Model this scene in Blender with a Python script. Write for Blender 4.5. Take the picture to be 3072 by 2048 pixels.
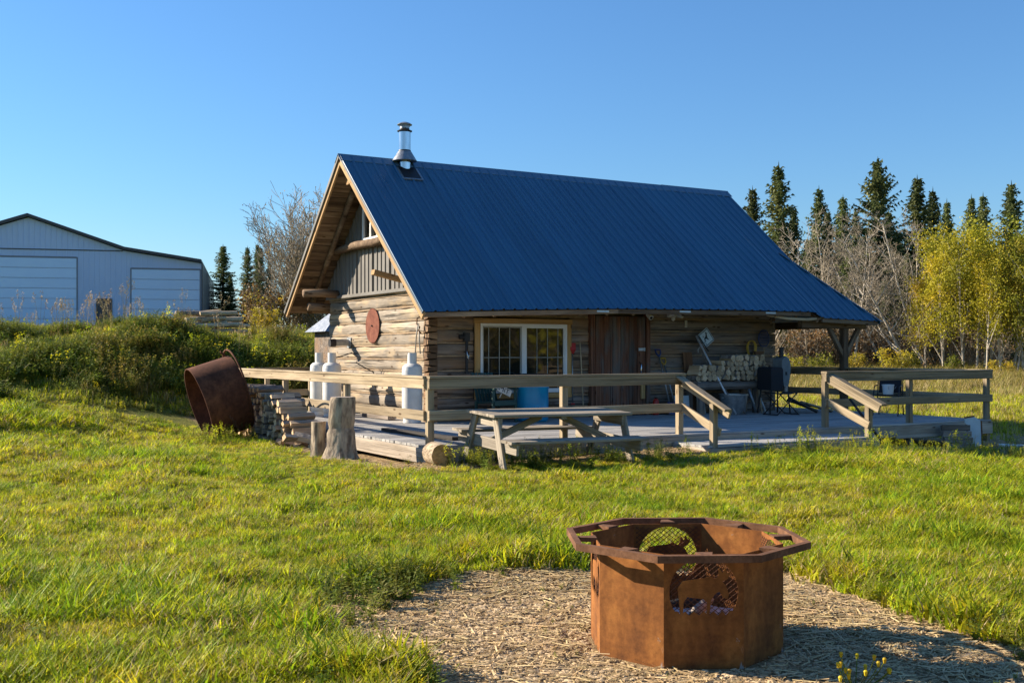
import bpy, math, random
import numpy as np
from mathutils import Vector, Matrix, Euler
from mathutils.geometry import tessellate_polygon
R = math.radians
S = bpy.context.scene
for o in list(bpy.data.objects): bpy.data.objects.remove(o)
COL = S.collection

# ------------------------------------------------------------------ camera, sky, sun, exposure
cam = bpy.data.cameras.new("camera"); camo = bpy.data.objects.new("camera", cam); COL.objects.link(camo)
camo.location = (0, 0, 1.5); camo.rotation_euler = (R(90), 0, 0)
cam.sensor_width = 36; cam.lens = 3261.3 / 3072 * 36
cam.shift_y = (1057.8 - 1024) / 3072
cam.clip_start = .1; cam.clip_end = 6000
S.camera = camo
SUN_EL = 25.4
SUN_D = Vector((-.955 * math.cos(R(SUN_EL)), .297 * math.cos(R(SUN_EL)), math.sin(R(SUN_EL)))).normalized()
w_ = bpy.data.worlds.new("World"); S.world = w_; w_.use_nodes = True
nt = w_.node_tree; nt.nodes.clear()
sky = nt.nodes.new("ShaderNodeTexSky"); sky.sky_type = 'NISHITA'; sky.sun_disc = False
sky.sun_elevation = R(SUN_EL); sky.sun_rotation = math.atan2(SUN_D.x, SUN_D.y)
sky.altitude = 300; sky.air_density = 1.4; sky.dust_density = 0; sky.ozone_density = 10
bg = nt.nodes.new("ShaderNodeBackground"); bg.inputs[1].default_value = .071
wo = nt.nodes.new("ShaderNodeOutputWorld")
nt.links.new(sky.outputs[0], bg.inputs[0]); nt.links.new(bg.outputs[0], wo.inputs[0])
sl = bpy.data.lights.new("sun", 'SUN'); sl.energy = 5.0; sl.angle = R(.53); sl.color = (1, .87, .70)
so = bpy.data.objects.new("sun", sl); COL.objects.link(so); so.location = (-30, 20, 30)
so.rotation_euler = SUN_D.to_track_quat('Z', 'Y').to_euler()
S.view_settings.view_transform = 'Standard'; S.view_settings.look = 'None'
S.view_settings.gamma = 1; S.view_settings.exposure = 1.3
S.render.engine = 'CYCLES'
S.cycles.max_bounces = 5; S.cycles.diffuse_bounces = 2; S.cycles.glossy_bounces = 2; S.cycles.transmission_bounces = 3; S.cycles.transparent_max_bounces = 4
rnd = random.Random(7); nr = np.random.default_rng(11)

# ------------------------------------------------------------------ materials
def newmat(name):
    m = bpy.data.materials.new(name); m.use_nodes = True; n = m.node_tree; n.nodes.clear()
    out = n.nodes.new("ShaderNodeOutputMaterial"); p = n.nodes.new("ShaderNodeBsdfPrincipled")
    n.links.new(p.outputs[0], out.inputs[0]); return m, n, p, out
def N(n, t, **k):
    x = n.nodes.new(t)
    for a, b in k.items(): setattr(x, a, b)
    return x
def c4(c): return (c[0], c[1], c[2], 1)
def ramp(n, stops, inp=None):
    r = N(n, "ShaderNodeValToRGB"); e = r.color_ramp.elements
    while len(e) < len(stops): e.new(.5)
    for i, (p, c) in enumerate(stops): e[i].position = p; e[i].color = c4(c)
    if inp is not None: n.links.new(inp, r.inputs[0])
    return r
def coords(n, scale, offs=True):
    tc = N(n, "ShaderNodeTexCoord"); mp = N(n, "ShaderNodeMapping"); mp.inputs['Scale'].default_value = scale
    n.links.new(tc.outputs['Object'], mp.inputs[0])
    if offs:
        oi = N(n, "ShaderNodeObjectInfo"); v = N(n, "ShaderNodeVectorMath", operation='SCALE')
        v.inputs[0].default_value = (91, 57, 73); n.links.new(oi.outputs['Random'], v.inputs['Scale'])
        n.links.new(v.outputs[0], mp.inputs['Location'])
    return mp.outputs[0]
def noise(n, vec, scale=1, detail=4, rough=.6, dist=0):
    x = N(n, "ShaderNodeTexNoise"); x.inputs['Scale'].default_value = scale; x.inputs['Detail'].default_value = detail
    x.inputs['Roughness'].default_value = rough; x.inputs['Distortion'].default_value = dist
    n.links.new(vec, x.inputs['Vector']); return x.outputs['Fac']
def mix(n, fac, a, b, mode='MIX'):
    x = N(n, "ShaderNodeMix", data_type='RGBA', blend_type=mode)
    if isinstance(fac, (int, float)): x.inputs[0].default_value = fac
    else: n.links.new(fac, x.inputs[0])
    for i, v in ((6, a), (7, b)):
        if isinstance(v, tuple): x.inputs[i].default_value = c4(v)
        else: n.links.new(v, x.inputs[i])
    return x.outputs[2]
def vary(n, col, amt, hue=0.0):
    """per-object (or per-instance) brightness / hue variation"""
    oi = N(n, "ShaderNodeObjectInfo"); mr = N(n, "ShaderNodeMapRange")
    mr.inputs[3].default_value = 1 - amt; mr.inputs[4].default_value = 1 + amt
    n.links.new(oi.outputs['Random'], mr.inputs[0])
    h = N(n, "ShaderNodeHueSaturation"); n.links.new(col, h.inputs['Color']); n.links.new(mr.outputs[0], h.inputs['Value'])
    if hue:
        m2 = N(n, "ShaderNodeMath", operation='MULTIPLY'); m2.inputs[1].default_value = 7.31
        n.links.new(oi.outputs['Random'], m2.inputs[0]); fr = N(n, "ShaderNodeMath", operation='FRACT'); n.links.new(m2.outputs[0], fr.inputs[0])
        m3 = N(n, "ShaderNodeMapRange"); m3.inputs[3].default_value = .5 - hue; m3.inputs[4].default_value = .5 + hue
        n.links.new(fr.outputs[0], m3.inputs[0]); n.links.new(m3.outputs[0], h.inputs['Hue'])
    return h.outputs[0]
def bump(n, p, h, strength, dist=.01):
    b = N(n, "ShaderNodeBump"); b.inputs['Strength'].default_value = strength; b.inputs['Distance'].default_value = dist
    n.links.new(h, b.inputs['Height']); n.links.new(b.outputs[0], p.inputs['Normal'])
def wood(name, dark, mid, light, grain=14, amt=.15, crack=.5, rough=.85, knots=True, patch=None):
    """grain runs along each board's own local x"""
    m, n, p, o = newmat(name)
    v = coords(n, (.7, grain, grain)); f1 = noise(n, v, 1, 6, .65, .35)
    r1 = ramp(n, [(.28, dark), (.5, mid), (.74, light)], f1)
    v2 = coords(n, (.35, grain * 3.2, grain * 3.2)); f2 = noise(n, v2, 1.3, 3, .6, .2)
    r2 = ramp(n, [(.36, (1 - crack,) * 3), (.47, (1, 1, 1))], f2)
    col = mix(n, 1.0, r1.outputs[0], r2.outputs[0], 'MULTIPLY')
    if patch:
        v3 = coords(n, (.8, 2.5, 2.5)); f3 = noise(n, v3, 1.2, 3, .6)
        r3 = ramp(n, [(.47, (0, 0, 0)), (.63, (1, 1, 1))], f3)
        col = mix(n, r3.outputs[0], col, mix(n, 1.0, patch, r2.outputs[0], 'MULTIPLY'))
    if knots:
        vo = N(n, "ShaderNodeTexVoronoi"); vo.inputs['Scale'].default_value = 1
        v4 = coords(n, (2.2, 7, 7)); n.links.new(v4, vo.inputs['Vector'])
        r4 = ramp(n, [(.07, (.3, .22, .16)), (.15, (1, 1, 1))], vo.outputs['Distance'])
        col = mix(n, 1.0, col, r4.outputs[0], 'MULTIPLY')
    n.links.new(vary(n, col, amt), p.inputs['Base Color']); p.inputs['Roughness'].default_value = rough
    p.inputs['Specular IOR Level'].default_value = .2
    a = N(n, "ShaderNodeMath", operation='ADD'); n.links.new(f1, a.inputs[0]); n.links.new(r2.outputs[0], a.inputs[1])
    bump(n, p, a.outputs[0], .55, .012); return m
def plain(name, c1, c2=None, scale=6, rough=.6, metal=0, bmp=.1, spec=.4, amt=.05, stretch=(1, 1, 1), dist=.004):
    m, n, p, o = newmat(name); c2 = c2 or tuple(x * .75 for x in c1)
    f = noise(n, coords(n, stretch), scale, 5, .6)
    r = ramp(n, [(.35, c2), (.65, c1)], f)
    n.links.new(vary(n, r.outputs[0], amt), p.inputs['Base Color'])
    rr = ramp(n, [(.3, (rough * .8,) * 3), (.7, (min(1, rough * 1.15),) * 3)], f); n.links.new(rr.outputs[0], p.inputs['Roughness'])
    p.inputs['Metallic'].default_value = metal; p.inputs['Specular IOR Level'].default_value = spec
    if bmp: bump(n, p, f, bmp, dist)
    return m
def rust(name, cols, scale=5, rough=.9, scuff=None, bmp=.35):
    m, n, p, o = newmat(name)
    v = coords(n, (1, 1, 1), False); f = noise(n, v, scale, 8, .7, .3); g = noise(n, v, scale * 9, 4, .7)
    r = ramp(n, [(.3, cols[0]), (.5, cols[1]), (.7, cols[2])], f)
    r2 = ramp(n, [(.3, (.72, .7, .68)), (.6, (1.1, 1.1, 1.1))], g)
    col = mix(n, 1.0, r.outputs[0], r2.outputs[0], 'MULTIPLY')
    if scuff:
        h = noise(n, v, 4.3, 5, .75, .6); r3 = ramp(n, [(.635, (0, 0, 0)), (.675, (1, 1, 1))], h)
        col = mix(n, r3.outputs[0], col, scuff)
    # run marks: streaks down the plate
    s = noise(n, coords(n, (9, 9, .6), False), 2, 4, .6); r4 = ramp(n, [(.35, (.8, .78, .76)), (.6, (1, 1, 1))], s)
    col = mix(n, .8, col, mix(n, 1.0, col, r4.outputs[0], 'MULTIPLY'))
    n.links.new(col, p.inputs['Base Color']); p.inputs['Roughness'].default_value = rough
    p.inputs['Specular IOR Level'].default_value = .2; bump(n, p, g, bmp, .003); return m
def leafmat(name, cols, amt=.25, hue=.02, trans=.35, scale=9, rough=.6, patch=None):
    m, n, p, o = newmat(name)
    f = noise(n, coords(n, (1, 1, 1)), scale, 2, .6)
    r = ramp(n, [(.3, cols[0]), (.5, cols[1]), (.7, cols[2])], f)
    base = r.outputs[0]
    if patch:      # drier and lusher patches across the land
        ge = N(n, "ShaderNodeNewGeometry"); f2 = noise(n, ge.outputs['Position'], 1.3, 6, .75)
        r2 = ramp(n, [(.42, (0, 0, 0)), (.60, (1, 1, 1))], f2); base = mix(n, r2.outputs[0], base, mix(n, .75, base, patch))
    col = vary(n, base, amt, hue)
    n.links.new(col, p.inputs['Base Color']); p.inputs['Roughness'].default_value = rough; p.inputs['Specular IOR Level'].default_value = .25
    t = N(n, "ShaderNodeBsdfTranslucent"); n.links.new(col, t.inputs[0])
    ms = N(n, "ShaderNodeMixShader"); ms.inputs[0].default_value = trans
    n.links.new(p.outputs[0], ms.inputs[1]); n.links.new(t.outputs[0], ms.inputs[2]); n.links.new(ms.outputs[0], o.inputs[0])
    return m

MT = {}
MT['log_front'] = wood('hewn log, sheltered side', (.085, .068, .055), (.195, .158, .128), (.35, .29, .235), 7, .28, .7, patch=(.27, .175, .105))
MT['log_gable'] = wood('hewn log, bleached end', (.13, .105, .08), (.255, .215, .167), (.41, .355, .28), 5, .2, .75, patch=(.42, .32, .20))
MT['log_end'] = wood('cut log end', (.10, .06, .035), (.21, .13, .075), (.33, .22, .13), 6, .3, .4, knots=False)
MT['chink'] = plain('tan chinking', (.34, .24, .145), (.21, .145, .085), 8, .9, bmp=.3, amt=.15)
MT['door'] = wood('reddish door plank', (.065, .028, .018), (.16, .07, .04), (.27, .135, .08), 12, .25, .6, patch=(.12, .10, .085))
MT['deck'] = wood('weathered deck board', (.19, .185, .172), (.33, .32, .30), (.48, .46, .43), 11, .2, .35, knots=False)
MT['rail'] = wood('treated rail lumber', (.18, .135, .08), (.30, .235, .15), (.42, .34, .225), 7, .22, .4)
MT['fascia'] = wood('deck fascia lumber', (.22, .18, .135), (.38, .32, .25), (.52, .45, .36), 7, .14, .3)
MT['table'] = wood('grey picnic lumber', (.16, .135, .105), (.28, .24, .185), (.42, .365, .285), 10, .15, .35)
MT['trim'] = wood('golden trim board', (.26, .145, .05), (.40, .235, .085), (.50, .32, .14), 8, .1, .25)
MT['rake'] = wood('rake board', (.24, .14, .06), (.40, .25, .115), (.50, .34, .18), 6, .1, .25)
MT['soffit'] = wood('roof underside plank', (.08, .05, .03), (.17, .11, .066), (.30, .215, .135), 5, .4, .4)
MT['bark'] = plain('grey bark', (.25, .215, .18), (.10, .08, .065), 22, .95, bmp=.9, amt=.25, stretch=(.5, 1, 1), dist=.02)
MT['stumpbark'] = plain('stump bark', (.44, .35, .245), (.12, .085, .058), 13, .95, bmp=.9, amt=.15, stretch=(1, 1, .35), dist=.02)
MT['alum'] = plain('dull aluminium', (.66, .68, .70), (.56, .58, .60), 6, .4, .35, bmp=0)
MT['birch'] = plain('pale birch bark', (.46, .42, .37), (.12, .10, .085), 9, .9, bmp=.4, amt=.2, stretch=(1, .4, .4))
MT['splitwood'] = wood('split firewood', (.32, .21, .115), (.52, .37, .215), (.68, .52, .34), 9, .3, .35, knots=False)
MT['splitgrey'] = wood('weathered firewood', (.13, .105, .085), (.24, .20, .165), (.36, .31, .26), 8, .35, .5, knots=False)
MT['splittan'] = wood('tan split firewood', (.22, .155, .10), (.38, .285, .195), (.54, .43, .315), 8, .35, .45, knots=False)
MT['stump'] = wood('peeled stump', (.20, .145, .09), (.36, .28, .19), (.52, .43, .31), 7, .15, .6)
MT['roof'] = plain('blue roofing steel', (.026, .115, .20), (.018, .094, .172), 1.6, .32, bmp=.03, spec=.5, amt=.09, stretch=(2.5, .35, .35))
MT['ridge'] = plain('slate blue ridge steel', (.075, .15, .235), (.066, .135, .215), 1.5, .45, bmp=0, spec=.4, amt=.02)
MT['siding'] = plain('taupe siding steel', (.155, .142, .122), (.135, .124, .107), 2, .5, bmp=0, spec=.35, amt=.04)
MT['white'] = plain('white vinyl', (.74, .74, .72), (.66, .66, .64), 4, .45, bmp=0, amt=.03)
MT['muntin'] = plain('pale grille bar', (.34, .33, .29), None, 4, .5, bmp=0)
MT['tank'] = plain('off-white tank paint', (.66, .66, .63), (.56, .555, .52), 5, .45, bmp=.05, amt=.04)
MT['steel'] = plain('bright stainless', (.62, .63, .65), (.45, .46, .48), 5, .16, 1, bmp=.06, amt=.02, stretch=(1, 1, .3))
MT['galv'] = plain('galvanised steel', (.38, .40, .41), (.24, .255, .265), 14, .42, .7, bmp=.05)
MT['black'] = plain('black metal', (.018, .018, .02), (.010, .010, .012), 10, .5, bmp=.05)
MT['blackfab'] = plain('black cloth', (.022, .023, .027), (.012, .012, .015), 30, .9, bmp=.2)
MT['saw'] = rust('rusted saw plate', ((.11, .035, .022), (.19, .065, .04), (.25, .10, .06)), 7)
MT['ring'] = rust('dark rusted steel', ((.045, .017, .010), (.10, .038, .02), (.19, .075, .036)), 2.2)
MT['pit'] = rust('orange rusted steel', ((.075, .028, .011), (.225, .085, .021), (.36, .15, .036)), 2.6, scuff=(.30, .27, .24))
MT['rim'] = rust('brown rusted bar', ((.085, .040, .020), (.145, .070, .036), (.21, .105, .056)), 6)
MT['mesh'] = rust('rusted expanded mesh', ((.07, .03, .015), (.12, .05, .025), (.18, .08, .04)), 9)
MT['blue'] = plain('blue barrel plastic', (.004, .25, .44), (.004, .20, .37), 3, .35, bmp=.03)
MT['bluedk'] = plain('dark blue plastic', (.01, .03, .14), None, 5, .4, bmp=0)
MT['green'] = plain('dark green plastic', (.012, .055, .048), (.008, .038, .034), 5, .45, bmp=0)
MT['red'] = plain('red plastic', (.42, .025, .015), (.34, .02, .012), 5, .4, bmp=0)
MT['yellow'] = plain('yellow plastic', (.50, .30, .02), (.40, .22, .015), 6, .5, bmp=0)
MT['ply'] = wood('plywood offcut', (.10, .045, .02), (.18, .085, .04), (.25, .13, .06), 5, .1, .2, knots=False)
MT['cream'] = plain('cream sign paint', (.62, .57, .47), (.50, .45, .36), 8, .6, bmp=.05)
MT['ink'] = plain('black sign ink', (.015, .013, .012), None, 5, .6, bmp=0)
MT['signgrey'] = plain('pale sign face', (.48, .55, .56), (.40, .47, .48), 6, .4, bmp=0)
MT['canvas'] = plain('grey canvas', (.17, .19, .19), (.125, .14, .14), 9, .75, bmp=.25)
MT['barnwall'] = plain('white barn steel', (.46, .61, .82), (.43, .57, .78), .6, .5, bmp=0, amt=.03)  # white steel with the blue skylight of its shaded front put into the colour
MT['barndoor'] = plain('white overhead door', (.52, .73, .95), (.49, .69, .92), .8, .45, bmp=0, amt=.02)  # white door, tinted with the same blue of the shade
MT['doortrim'] = plain('grey door trim', (.20, .235, .28), (.17, .20, .24), 2, .5, bmp=0)
MT['barndark'] = plain('charcoal barn steel and side shade', (.055, .062, .07), (.045, .05, .058), 1, .5, bmp=0)  # roof and trim colour; on the right side wall it stands for shade
MT['stone'] = plain('pad gravel', (.58, .43, .245), (.30, .21, .115), 30, .9, bmp=.3, amt=.4)
MT['ash'] = plain('pale ash', (.52, .53, .55), (.30, .30, .31), 25, .95, bmp=.6, amt=0)
MT['char'] = plain('charred wood', (.05, .042, .036), (.012, .011, .010), 12, .9, bmp=.6)
MT['polelog'] = wood('peeled pole', (.30, .22, .13), (.46, .36, .23), (.60, .49, .34), 6, .2, .3, knots=False)
MT['aspen'] = plain('aspen bark', (.60, .54, .44), (.30, .25, .19), 5, .9, bmp=.2, amt=.15)
MT['twig'] = plain('bare twig bark', (.40, .34, .25), (.21, .175, .125), 6, .9, bmp=0, amt=.25)
MT['sprucebark'] = plain('spruce bark', (.10, .075, .055), (.05, .038, .03), 8, .95, bmp=.3)
MT['needles'] = leafmat('spruce needles', ((.055, .08, .028), (.11, .135, .045), (.19, .20, .068)), .3, .015, .28, 1.6)
MT['aspenleaf'] = leafmat('autumn aspen leaves', ((.27, .27, .025), (.40, .35, .025), (.51, .37, .022)), .2, .018, .4, .8)
MT['greenleaf'] = leafmat('yellow-green aspen leaves', ((.17, .20, .02), (.29, .28, .024), (.42, .34, .026)), .2, .018, .4, .8)
MT['brownleaf'] = leafmat('brown leaf', ((.12, .075, .03), (.20, .13, .05), (.30, .18, .06)), .3, .02, .3, 2)
MT['grass'] = leafmat('lawn grass', ((.22, .30, .006), (.39, .44, .009), (.53, .53, .018)), .5, .028, .5, 7, patch=(.55, .48, .022))
MT['grassdk'] = leafmat('lush grass', ((.12, .21, .008), (.20, .31, .010), (.31, .41, .016)), .5, .02, .45, 7, patch=(.28, .32, .013))
MT['drygrass'] = leafmat('dry grass', ((.33, .25, .09), (.46, .36, .15), (.58, .48, .24)), .25, .015, .35, 5)
MT['straw'] = leafmat('dead straw', ((.36, .25, .115), (.50, .365, .18), (.64, .49, .27)), .3, .01, .15, 5)
MT['weed'] = leafmat('weed leaf', ((.10, .15, .016), (.20, .24, .028), (.33, .34, .045)), .35, .03, .45, 7)
MT['weedbrown'] = leafmat('fading weed leaf', ((.14, .13, .02), (.25, .22, .036), (.38, .30, .06)), .35, .03, .45, 7)
MT['flower'] = leafmat('yellow flower', ((.55, .40, .02), (.65, .48, .02), (.70, .55, .05)), .1, .01, .3, 9)
def glass():
    m, n, p, o = newmat('window glass')
    p.inputs['Base Color'].default_value = (.012, .014, .012, 1); p.inputs['Roughness'].default_value = .03
    p.inputs['Specular IOR Level'].default_value = .7
    f = noise(n, coords(n, (1, 1, 1), False), 1.4, 2, .5); bump(n, p, f, .10, .02); return m
MT['glass'] = glass()

# ------------------------------------------------------------------ mesh helpers
class MB:
    def __init__(s): s.v = []; s.f = []; s.m = []
    def add(s, vs, fs, mi=0):
        b = len(s.v); s.v += [tuple(v) for v in vs]; s.f += [tuple(i + b for i in f) for f in fs]; s.m += [mi] * len(fs); return s
    def box(s, a, b, mi=0, M=None):
        x0, y0, z0 = a; x1, y1, z1 = b
        vs = [Vector(p) for p in ((x0, y0, z0), (x1, y0, z0), (x1, y1, z0), (x0, y1, z0), (x0, y0, z1), (x1, y0, z1), (x1, y1, z1), (x0, y1, z1))]
        if M: vs = [M @ v for v in vs]
        return s.add(vs, [(0, 3, 2, 1), (4, 5, 6, 7), (0, 1, 5, 4), (1, 2, 6, 5), (2, 3, 7, 6), (3, 0, 4, 7)], mi)
    def beam(s, p0, p1, w, t, mi=0, up=(0, 0, 1)):
        return s.box((0, -w / 2, -t / 2), ((Vector(p1) - Vector(p0)).length, w / 2, t / 2), mi, frame(p0, p1, up))
    def tube(s, pts, rad, n=8, mi=0, cap=True, jit=0):
        pts = [Vector(p) for p in pts]; k = len(pts)
        rad = [rad] * k if isinstance(rad, (int, float)) else rad
        rings = []; ref = None
        for i, p in enumerate(pts):
            d = (pts[min(i + 1, k - 1)] - pts[max(i - 1, 0)]); d = d.normalized() if d.length > 1e-9 else Vector((0, 0, 1))
            if ref is None: ref = Vector((0, 0, 1)) if abs(d.z) < .9 else Vector((1, 0, 0))
            a = d.cross(ref); a = a.normalized() if a.length > 1e-6 else d.orthogonal().normalized(); b = d.cross(a); ref = -b if b.length else ref
            rings.append([p + (a * math.cos(2 * math.pi * j / n) + b * math.sin(2 * math.pi * j / n)) * rad[i] * (1 + (rnd.uniform(-jit, jit) if jit else 0)) for j in range(n)])
        vs = [v for r in rings for v in r]; fs = []
        for i in range(k - 1):
            for j in range(n): fs.append((i * n + j, i * n + (j + 1) % n, (i + 1) * n + (j + 1) % n, (i + 1) * n + j))
        if cap: fs.append(tuple(range(n - 1, -1, -1))); fs.append(tuple((k - 1) * n + j for j in range(n)))
        return s.add(vs, fs, mi)
    def lathe(s, prof, n=24, mi=0, M=None):
        vs = []; fs = []; k = len(prof)
        for r, z in prof:
            for j in range(n):
                a = 2 * math.pi * j / n; v = Vector((r * math.cos(a), r * math.sin(a), z)); vs.append(M @ v if M else v)
        for i in range(k - 1):
            for j in range(n): fs.append((i * n + j, i * n + (j + 1) % n, (i + 1) * n + (j + 1) % n, (i + 1) * n + j))
        return s.add(vs, fs, mi)
    def poly(s, pts, t, mi=0, M=None):
        """closed 2D outline in local xz, extruded t along y (0..t)"""
        k = len(pts); tri = tessellate_polygon([[Vector((p[0], p[1], 0)) for p in pts]])
        vs = [Vector((p[0], 0, p[1])) for p in pts] + [Vector((p[0], t, p[1])) for p in pts]
        if M: vs = [M @ v for v in vs]
        fs = [tuple(t_) for t_ in tri] + [tuple(i + k for i in reversed(t_)) for t_ in tri]
        fs += [(i, (i + 1) % k, (i + 1) % k + k, i + k) for i in range(k)]
        return s.add(vs, fs, mi)
    def mesh(s, name, mats, smooth=False):
        me = bpy.data.meshes.new(name); me.from_pydata(s.v, [], s.f)
        for m in (mats if isinstance(mats, (list, tuple)) else [mats]): me.materials.append(MT[m] if isinstance(m, str) else m)
        if any(s.m): me.polygons.foreach_set('material_index', s.m)
        if smooth is True: me.polygons.foreach_set('use_smooth', [True] * len(me.polygons))
        me.update()
        if smooth == 'auto':
            me.polygons.foreach_set('use_smooth', [True] * len(me.polygons)); me.set_sharp_from_angle(angle=R(35))
        return me
    def build(s, name, mats, parent=None, M=None, smooth=False):
        return link(name, s.mesh(name, mats, smooth), parent, M)
def link(name, me, parent=None, M=None):
    o = bpy.data.objects.new(name, me); COL.objects.link(o)
    if parent: o.parent = parent
    if M is not None: o.matrix_local = M
    return o
def frame(p0, p1, up=(0, 0, 1)):
    p0 = Vector(p0); d = (Vector(p1) - p0).normalized(); up = Vector(up)
    if abs(d.dot(up.normalized())) > .98: up = Vector((0, 1, 0)) if abs(d.y) < .9 else Vector((1, 0, 0))
    y = up.cross(d).normalized(); z = d.cross(y)
    return Matrix(((d.x, y.x, z.x, p0.x), (d.y, y.y, z.y, p0.y), (d.z, y.z, z.z, p0.z), (0, 0, 0, 1)))
_bc = {}
def board(name, p0, p1, w, t, mat, parent=None, up=(0, 0, 1), ch=.006, wob=0.0):
    """a sawn board with eased edges from p0 to p1 (centre line), w wide across, t thick along up"""
    L = (Vector(p1) - Vector(p0)).length; key = (round(L, 3), round(w, 3), round(t, 3), mat) if not wob else None
    if key and key in _bc: me = _bc[key]
    else:
        a, b = w / 2, t / 2; c = min(ch, a * .5, b * .5)
        pr = [(-a + c, -b), (a - c, -b), (a, -b + c), (a, b - c), (a - c, b), (-a + c, b), (-a, b - c), (-a, -b + c)]
        ns = 1 if not wob else max(2, int(L / .5)); vs = []; fs = []
        for i in range(ns + 1):
            dy, dz = (rnd.uniform(-wob, wob), rnd.uniform(-wob, wob)) if wob else (0, 0)
            vs += [(L * i / ns, y + dy, z + dz) for y, z in pr]
        for i in range(ns):
            for j in range(8): fs.append((i * 8 + j, i * 8 + (j + 1) % 8, (i + 1) * 8 + (j + 1) % 8, (i + 1) * 8 + j))
        fs.append(tuple(range(7, -1, -1))); fs.append(tuple(ns * 8 + j for j in range(8)))
        fs = [f[::-1] for f in fs]
        me = MB().add(vs, fs).mesh(name, mat)
        if key: _bc[key] = me
    return link(name, me, parent, frame(p0, p1, up))
def tag(o, label, cat, group=None, kind=None):
    if label: o['label'] = label
    if cat: o['category'] = cat
    if group: o['group'] = group
    if kind: o['kind'] = kind
    return o
def thing(name, label, cat, loc=(0, 0, 0), rot=(0, 0, 0), group=None):
    o = bpy.data.objects.new(name, None); COL.objects.link(o); o.location = loc; o.rotation_euler = rot; o.empty_display_size = .2
    return tag(o, label, cat, group)
def copy_tree(o, parent=None):
    c = o.copy(); COL.objects.link(c)
    if parent: c.parent = parent
    for ch in list(o.children): copy_tree(ch, c)
    return c
def sstep(a, b, x):
    t = np.clip((x - a) / (b - a), 0, 1); return t * t * (3 - 2 * t)

# value noise used for the lie of the land and for where plants grow
_tab = nr.random((256, 256))
def vnoise(x, y, s):
    x = np.asarray(x, float) / s + 1000; y = np.asarray(y, float) / s + 1000
    xi = np.floor(x).astype(int); yi = np.floor(y).astype(int); fx = x - xi; fy = y - yi
    fx = fx * fx * (3 - 2 * fx); fy = fy * fy * (3 - 2 * fy); t = _tab; g = lambda a, b: t[a & 255, b & 255]
    return (g(xi, yi) * (1 - fx) + g(xi + 1, yi) * fx) * (1 - fy) + (g(xi, yi + 1) * (1 - fx) + g(xi + 1, yi + 1) * fx) * fy
def fbm(x, y, s, o=3): return sum(vnoise(x, y, s / 2 ** i) * .5 ** i for i in range(o)) / sum(.5 ** i for i in range(o))

# ------------------------------------------------------------------ the lie of the land
TH = R(59.81); US, UC = math.sin(TH), math.cos(TH)
OX, OY, DZ = -1.567, 20.365, .20           # cabin's front left corner, deck level
ROT = math.atan2(UC, US)
def L2W(u, w, z=0): return Vector((OX + US * u - UC * w, OY + UC * u + US * w, DZ + z))
def w2l(x, y): return (x - OX) * US + (y - OY) * UC, -(x - OX) * UC + (y - OY) * US
def ground(x, y):
    x = np.asarray(x, float); y = np.asarray(y, float)
    lu, lw = w2l(x, y); near = 1 - sstep(.3, 2.2, np.maximum(np.maximum(-3.6 - lu, lu - 11), np.maximum(-5.9 - lw, lw - 5)))
    z = (.18 * (fbm(x, y, 1.3) - .5) + .12 * (fbm(x + 40, y, 7) - .5)) * (1 - .85 * near)
    z = z * sstep(0, 3, np.hypot(x - .93, y - 5.62) - .3)
    z = z - .30 * sstep(3.5, 9, x) * (1 - sstep(24, 34, y)) * sstep(10, 19, y)
    z = z - .06 * sstep(-2.5, 1, x) * (1 - sstep(3, 5, x)) * sstep(11, 14, y) * (1 - sstep(15, 17, y))
    z = z + .5 * sstep(30, 62, y) * sstep(0, 10, x)
    z = z + .62 * sstep(5.2, 9.6, -x) * sstep(9, 20, y)
    foot = 20.6 + np.clip((x + 9.5) * .85, -1, 5.2) + .9 * (fbm(x, y + 90, 5) - .5)
    b = sstep(0, 1, (y - foot) / 8.5) * (1 - sstep(-1.5, 4, x))
    z = z * (1 - b * .7) + (1.74 + .56 * sstep(38, 60, y)) * b
    z = z + b * (1 - sstep(34, 40, y)) * 1.1 * (fbm(x + 7, y + 3, 2.4) - .48)
    lu, lw = w2l(x, y)                                        # level soil under the building
    inside = sstep(-3.2, -2.4, lu) * (1 - sstep(10, 10.6, lu)) * sstep(-5.0, -4.4, lw) * (1 - sstep(5.0, 5.6, lw))
    z = z * (1 - inside) + inside * np.minimum(z, -.12)
    return z
def gz(x, y): return float(ground(x, y))
PAD = np.array([(-1.2, 7.0), (-.45, 7.3), (.55, 7.6), (1.3, 7.8), (1.95, 7.7), (2.1, 7.0), (2.3, 6.35), (2.55, 5.55), (3.0, 4.6), (3.2, 2.0), (-.3, 2.0), (-.52, 4.7), (-.80, 5.4), (-1.1, 6.1)])
def pad_dist(x, y):
    """signed distance to the gravel pad's edge, negative inside"""
    x = np.asarray(x, float); y = np.asarray(y, float); d = np.full(x.shape, 1e9); ins = np.zeros(x.shape, bool)
    for (x0, y0), (x1, y1) in zip(PAD, np.roll(PAD, -1, 0)):
        ex, ey = x1 - x0, y1 - y0; t = np.clip(((x - x0) * ex + (y - y0) * ey) / (ex * ex + ey * ey), 0, 1)
        d = np.minimum(d, np.hypot(x - x0 - t * ex, y - y0 - t * ey))
        c = ((y0 > y) != (y1 > y)) & (x < (x1 - x0) * (y - y0) / (y1 - y0 + 1e-12) + x0); ins ^= c
    return np.where(ins, -d, d) + .34 * (fbm(x, y, .55, 3) - .5)
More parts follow.
